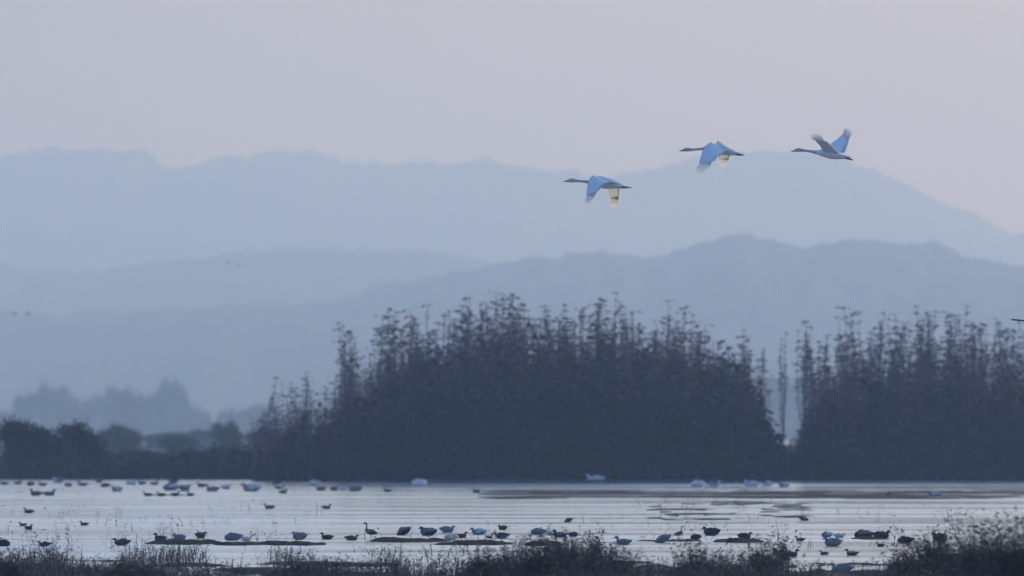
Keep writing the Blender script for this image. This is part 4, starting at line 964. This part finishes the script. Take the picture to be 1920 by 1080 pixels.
SW, GR, DK, BR, CR = 'swanw', 'greyb', 'darkb', 'brownb', 'cream'
GF, GM, GN = 'birds along the far waterline', 'birds on the open water', 'birds on the near mud bars'
birds = [
 # far waterline, left
 ('resting_swan', 'rest', 64, 896, 24, (SW, SW), -1, 'faint white swan resting on the shore at the far left', 'swan', GF),
 ('duck', 'duck', 8, 909, 20, (DK, DK), -1, 'dark duck cut close to the left edge of the far waterline', 'duck', GF),
 ('duck', 'duck', 34, 908, 20, (DK, GR), 1, 'second dark duck of the far waterline from the left edge', 'duck', GF),
 ('duck', 'rest', 58, 910, 20, (DK, BR), -1, 'third dark duck of the far waterline from the left edge', 'duck', GF),
 ('duck', 'duck', 80, 911, 20, (BR, DK), -1, 'brown backed duck just left of a small blue grey swan', 'duck', GF),
 ('resting_swan', 'rest', 110, 905, 28, (SW, GR), -1, 'small blue grey swan resting near the far left shore', 'swan', GF),
 ('duck', 'rest', 128, 912, 20, (GR, GR), 1, 'plain grey duck right of the small blue grey swan', 'duck', GF),
 ('duck', 'duck', 155, 911, 22, (DK, GR), -1, 'dark blue duck in the busy left part of the far waterline', 'duck', GF),
 ('duck', 'duck', 186, 905, 18, (DK, BR), 1, 'small dark duck set back on the far shore', 'duck', GF),
 ('duck', 'rest', 198, 913, 20, (DK, DK), -1, 'black duck in front of the small dark one on the far shore', 'duck', GF),
 ('goose', 'rest', 220, 921, 28, (GR, SW), -1, 'blue grey goose floating a little in front of the far line', 'goose', GF),
 ('resting_swan', 'rest', 246, 909, 26, (CR, SW), 1, 'white swan with a sunlit cream rump on the far waterline', 'swan', GF),
 ('duck', 'duck', 266, 908, 20, (DK, DK), -1, 'left one of two black ducks beside the sunlit cream rumped swan', 'duck', GF),
 ('duck', 'duck', 290, 909, 20, (DK, BR), 1, 'right one of two black ducks beside the sunlit cream rumped swan', 'duck', GF),
 ('duck', 'rest', 325, 906, 22, (GR, DK), -1, 'dark blue duck behind two long grey swans', 'duck', GF),
 ('resting_swan', 'rest', 322, 919, 34, (GR, SW), -1, 'left one of two overlapping grey swans on the far waterline', 'swan', GF),
 ('resting_swan', 'rest', 346, 920, 32, (GR, GR), 1, 'right one of two overlapping grey swans on the far waterline', 'swan', GF),
 ('goose', 'duck', 378, 913, 22, (DK, BR), -1, 'brown goose between the grey swans and a blue grey goose', 'goose', GF),
 ('goose', 'duck', 398, 921, 32, (GR, GR), -1, 'blue grey goose with raised head near the far waterline', 'goose', GF),
 ('resting_swan', 'rest', 424, 917, 24, (SW, SW), 1, 'bright white swan between a goose and a large grey swan', 'swan', GF),
 ('resting_swan', 'rest', 472, 921, 42, (GR, SW), -1, 'large blue grey swan right of the bright white one', 'swan', GF),
 ('duck', 'duck', 518, 908, 22, (DK, DK), -1, 'dark duck at the shore right of the large grey swan', 'duck', GF),
 ('duck', 'rest', 524, 916, 26, (BR, CR), 1, 'pinkish brown duck between two dark ducks', 'duck', GF),
 ('duck', 'duck', 531, 925, 22, (DK, DK), 1, 'black duck in front of the pinkish brown one', 'duck', GF),
 ('resting_swan', 'rest', 590, 910, 26, (CR, SW), -1, 'sunlit cream and white swan against the dark shore', 'swan', GF),
 ('goose', 'rest', 602, 920, 24, (GR, GR), -1, 'grey goose left of two close birds near the thicket foot', 'goose', GF),
 ('goose', 'duck', 627, 920, 24, (GR, DK), 1, 'dark headed goose touching a white swan', 'goose', GF),
 ('resting_swan', 'rest', 643, 919, 20, (SW, CR), -1, 'small white swan right of the dark headed goose', 'swan', GF),
 ('goose', 'rest', 666, 921, 32, (GR, GR), -1, 'long low grey goose below the left flank of the thicket', 'goose', GF),
 ('duck', 'duck', 727, 922, 20, (DK, GR), -1, 'single dull duck where the dark shore strip begins', 'duck', GF),
 # far waterline, in front of the thickets
 ('resting_swan', 'rest', 786, 912, 38, (SW, SW), -1, 'white swan lying on dark water under the central thicket', 'swan', GF),
 ('duck', 'duck', 893, 924, 22, (DK, DK), -1, 'lone black duck on the bright line below the central thicket', 'duck', GF),
 ('resting_swan', 'hunch', 1117, 904, 38, (SW, SW), -1, 'white swan sitting alone on dark water before the middle of the central thicket', 'swan', GF),
 ('resting_swan', 'rest', 1308, 913, 34, (SW, SW), -1, 'left one of two white swans side by side below the thicket edge', 'swan', GF),
 ('resting_swan', 'rest', 1338, 912, 28, (SW, GR), 1, 'right one of two white swans side by side below the thicket edge', 'swan', GF),
 ('resting_swan', 'rest', 1410, 912, 32, (SW, SW), -1, 'white swan resting at the left of the gap between the thickets', 'swan', GF),
 ('resting_swan', 'rest', 1437, 911, 26, (SW, GR), 1, 'smaller swan in the middle of the gap between the thickets', 'swan', GF),
 ('goose', 'rest', 1470, 913, 30, (GR, SW), -1, 'blue grey goose at the right of the gap between the thickets', 'goose', GF),
 ('goose', 'rest', 1752, 931, 28, (GR, SW), -1, 'lone blue grey goose below the right hand thicket', 'goose', GF),
 ('duck', 'duck', 1665, 929, 18, (DK, DK), 1, 'small dark duck left of the lone goose at the right', 'duck', GF),
 # open water
 ('duck', 'duck', 67, 929, 30, (DK, DK), -1, 'left one of two black ducks drifting bill to tail', 'duck', GM),
 ('duck', 'duck', 93, 929, 28, (DK, GR), 1, 'right one of two black ducks drifting bill to tail', 'duck', GM),
 ('duck', 'duck', 277, 930, 20, (DK, DK), -1, 'first duck from the left in a file of four', 'duck', GM),
 ('duck', 'duck', 302, 930.5, 22, (DK, DK), -1, 'second duck from the left in a file of four', 'duck', GM),
 ('duck', 'duck', 329, 930, 22, (DK, DK), 1, 'third duck from the left in a file of four', 'duck', GM),
 ('duck', 'duck', 357, 930, 20, (DK, BR), -1, 'last duck on the right in a file of four', 'duck', GM),
 ('duck', 'duck', 54, 962, 24, (DK, DK), -1, 'black duck alone on bright water, left, above a pair', 'duck', GM),
 ('duck', 'duck', 43, 986, 18, (DK, BR), -1, 'smaller and farther duck of the pair at the left', 'duck', GM),
 ('duck', 'duck', 54, 993, 24, (DK, DK), 1, 'nearer black duck of the pair at the left', 'duck', GM),
 ('duck', 'duck', 158, 985, 20, (DK, BR), -1, 'lone duck between the left pair and the near mud bars', 'duck', GM),
 ('duck', 'duck', 505, 954, 24, (GR, DK), -1, 'grey green duck alone in the middle left of open water', 'duck', GM),
 ('duck', 'duck', 612, 954, 22, (DK, GR), 1, 'dark duck alone right of the grey green one', 'duck', GM),
 ('duck', 'feed', 1066, 979, 20, (DK, DK), -1, 'small black duck dabbling above the near birds', 'duck', GM),
 ('duck', 'feed', 1506, 976, 22, (DK, GR), 1, 'dull duck dabbling on the right side of the open water', 'duck', GM),
 # near row
 ('goose', 'rest', 4, 1024, 34, (DK, DK), 1, 'black goose cut by the left edge in the near row', 'goose', GN),
 ('goose', 'rest', 84, 1024, 26, (DK, DK), -1, 'compact black goose second from the left in the near row', 'goose', GN),
 ('goose', 'rest', 229, 1022, 36, (DK, BR), -1, 'brownish black goose left of the first mud bar', 'goose', GN),
 ('duck', 'duck', 300, 1017, 34, (DK, DK), -1, 'black duck on the left end of the first mud bar', 'duck', GN, .04),
 ('goose', 'rest', 337, 1013, 34, (GR, GR), -1, 'blue grey goose behind the first mud bar', 'goose', GN),
 ('duck', 'rest', 376, 1008, 30, (DK, DK), 1, 'flat black duck between two blue grey geese', 'duck', GN),
 ('goose', 'rest', 438, 1013, 38, (GR, GR), -1, 'blue grey goose with a sunlit cream neighbour', 'goose', GN),
 ('swan', 'rest', 462, 1014, 24, (CR, SW), 1, 'small sunlit cream bird behind the first mud bar', 'swan', GN),
 ('goose', 'rest', 562, 1014, 40, (GR, GR), -1, 'large blue grey goose on the second mud bar', 'goose', GN, .03),
 ('duck', 'duck', 613, 1011, 30, (DK, DK), -1, 'black duck just right of the second mud bar', 'duck', GN),
 ('duck', 'rest', 659, 1013, 28, (BR, BR), 1, 'brown duck sitting left of the upright goose', 'duck', GN),
 ('goose', 'stand', 693, 1012, 30, (DK, GR), -1, 'upright dark goose with its neck stretched', 'goose', GN, .03),
 ('duck', 'feed', 757, 1003, 38, (DK, GR), -1, 'dark duck tipping forward with its bill at the water', 'duck', GN),
 ('goose', 'rest', 803, 1004, 44, (DK, GR), -1, 'big grey and black goose left in the middle bunch', 'goose', GN),
 ('goose', 'rest', 838, 998, 34, (GR, GR), 1, 'blue grey goose at the back of the middle bunch', 'goose', GN),
 ('swan', 'rest', 846, 1013, 34, (CR, SW), -1, 'sunlit cream and white bird at the front of the middle bunch', 'swan', GN),
 ('goose', 'duck', 866, 1008, 26, (DK, DK), 1, 'black headed goose right in the middle bunch', 'goose', GN),
 ('goose', 'rest', 898, 1002, 34, (GR, SW), -1, 'pale blue goose alone right of the middle bunch', 'goose', GN),
 ('duck', 'duck', 918, 1009, 20, (BR, CR), 1, 'small light brown duck in front of the pale blue goose', 'duck', GN),
 ('duck', 'rest', 943, 993, 24, (DK, DK), -1, 'black duck behind the goose over the dark clump', 'duck', GN),
 ('goose', 'rest', 941, 1009, 32, (GR, DK), -1, 'slate blue goose over the low dark clump', 'goose', GN),
 ('goose', 'rest', 1010, 1002, 32, (GR, GR), -1, 'blue goose with a sunlit cream companion', 'goose', GN),
 ('duck', 'rest', 1032, 1003, 22, (CR, CR), 1, 'small sunlit cream duck between blue and black geese', 'duck', GN),
 ('goose', 'duck', 1050, 1007, 34, (DK, GR), -1, 'dark goose with raised head left of the olive tuft', 'goose', GN),
 ('duck', 'rest', 1074, 1006, 24, (DK, DK), 1, 'black duck just left of the olive tuft', 'duck', GN),
 ('goose', 'duck', 1168, 1021, 38, (GR, GR), -1, 'slate goose with a dark head right of the olive tuft', 'goose', GN),
 ('duck', 'feed', 1243, 1017, 36, (GR, GR), -1, 'blue grey duck tipping its bill into open water', 'duck', GN),
 ('goose', 'stand', 1274, 1010, 24, (GR, DK), 1, 'teal dark goose standing upright at the mud edge', 'goose', GN),
 ('goose', 'rest', 1334, 1004, 44, (DK, DK), -1, 'black goose lying on the right mud bar, farther one', 'goose', GN),
 ('goose', 'rest', 1396, 1011, 36, (DK, DK), 1, 'black goose lying on the right mud bar, nearer one', 'goose', GN),
 ('duck', 'rest', 1305, 1011, 26, (DK, BR), -1, 'dark brown duck left of the black geese', 'duck', GN),
 ('duck', 'duck', 1500, 1014, 22, (DK, GR), -1, 'small dark duck in bright water right of the olive tuft', 'duck', GN),
 ('duck', 'duck', 1484, 1043, 32, (DK, BR), 1, 'dark duck among grass below the small dark duck', 'duck', GN),
 ('goose', 'rest', 1551, 1007, 28, (GR, SW), -1, 'pale blue goose beside a sunlit cream bird', 'goose', GN),
 ('swan', 'rest', 1573, 1008, 24, (CR, SW), 1, 'sunlit cream bird beside the pale blue goose', 'swan', GN),
 ('goose', 'rest', 1562, 1024, 46, (GR, GR), -1, 'big slate blue goose in front of the sunlit cream bird', 'goose', GN),
 ('duck', 'duck', 1597, 1041, 28, (DK, GR), -1, 'dark blue duck right below the big slate goose', 'duck', GN),
 ('duck', 'duck', 1545, 1040, 20, (BR, BR), -1, 'tiny brown duck left below the big slate goose', 'duck', GN),
 ('goose', 'rest', 1579, 1073, 48, (GR, GR), -1, 'nearest violet blue goose at the bottom of the picture', 'goose', GN),
 ('duck', 'rest', 1620, 1009, 42, (DK, GR), -1, 'left one of two long dark birds in a line', 'duck', GN),
 ('duck', 'rest', 1652, 1010, 42, (DK, DK), 1, 'right one of two long dark birds in a line', 'duck', GN),
 ('duck', 'duck', 1651, 1025, 20, (DK, DK), -1, 'small black duck below the long dark birds', 'duck', GN),
 ('goose', 'rest', 1698, 1018, 34, (DK, DK), -1, 'stocky black goose right of the long dark birds', 'goose', GN),
 ('goose', 'rest', 1762, 1014, 42, (DK, DK), -1, 'black goose half hidden by the thin weed clump', 'goose', GN),
]
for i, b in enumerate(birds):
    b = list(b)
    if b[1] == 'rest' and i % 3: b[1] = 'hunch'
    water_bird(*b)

# ------------------------------------------------------------------ haze
def haze():
    x, y0, y1, z0, z1 = 6200, -700, 15700, -3.0, 372.0
    v = [(-x, y0, z0), (x, y0, z0), (x, y1, z0), (-x, y1, z0), (-x, y0, z1), (x, y0, z1), (x, y1, z1), (-x, y1, z1)]
    f = np.array([(0, 3, 2, 1), (4, 5, 6, 7), (0, 1, 5, 4), (1, 2, 6, 5), (2, 3, 7, 6), (3, 0, 4, 7)])
    o = obj('haze', mesh_from('haze', v, f, False)); tag(o, 'pale blue morning haze', 'haze', kind='stuff')
    m = bpy.data.materials.new('haze_air'); m.use_nodes = True
    n, l = m.node_tree.nodes, m.node_tree.links; n.clear()
    ou = n.new('ShaderNodeOutputMaterial'); vo = n.new('ShaderNodeVolumePrincipled')
    vo.inputs['Color'].default_value = (0.47, 0.655, 0.87, 1)
    vo.inputs['Absorption Color'].default_value = (0.70, 0.46, 0.0, 1)
    vo.inputs['Density'].default_value = 2.45e-4
    vo.inputs['Anisotropy'].default_value = 0.36
    l.new(vo.outputs[0], ou.inputs['Volume'])
    o.data.materials.append(m)
haze()
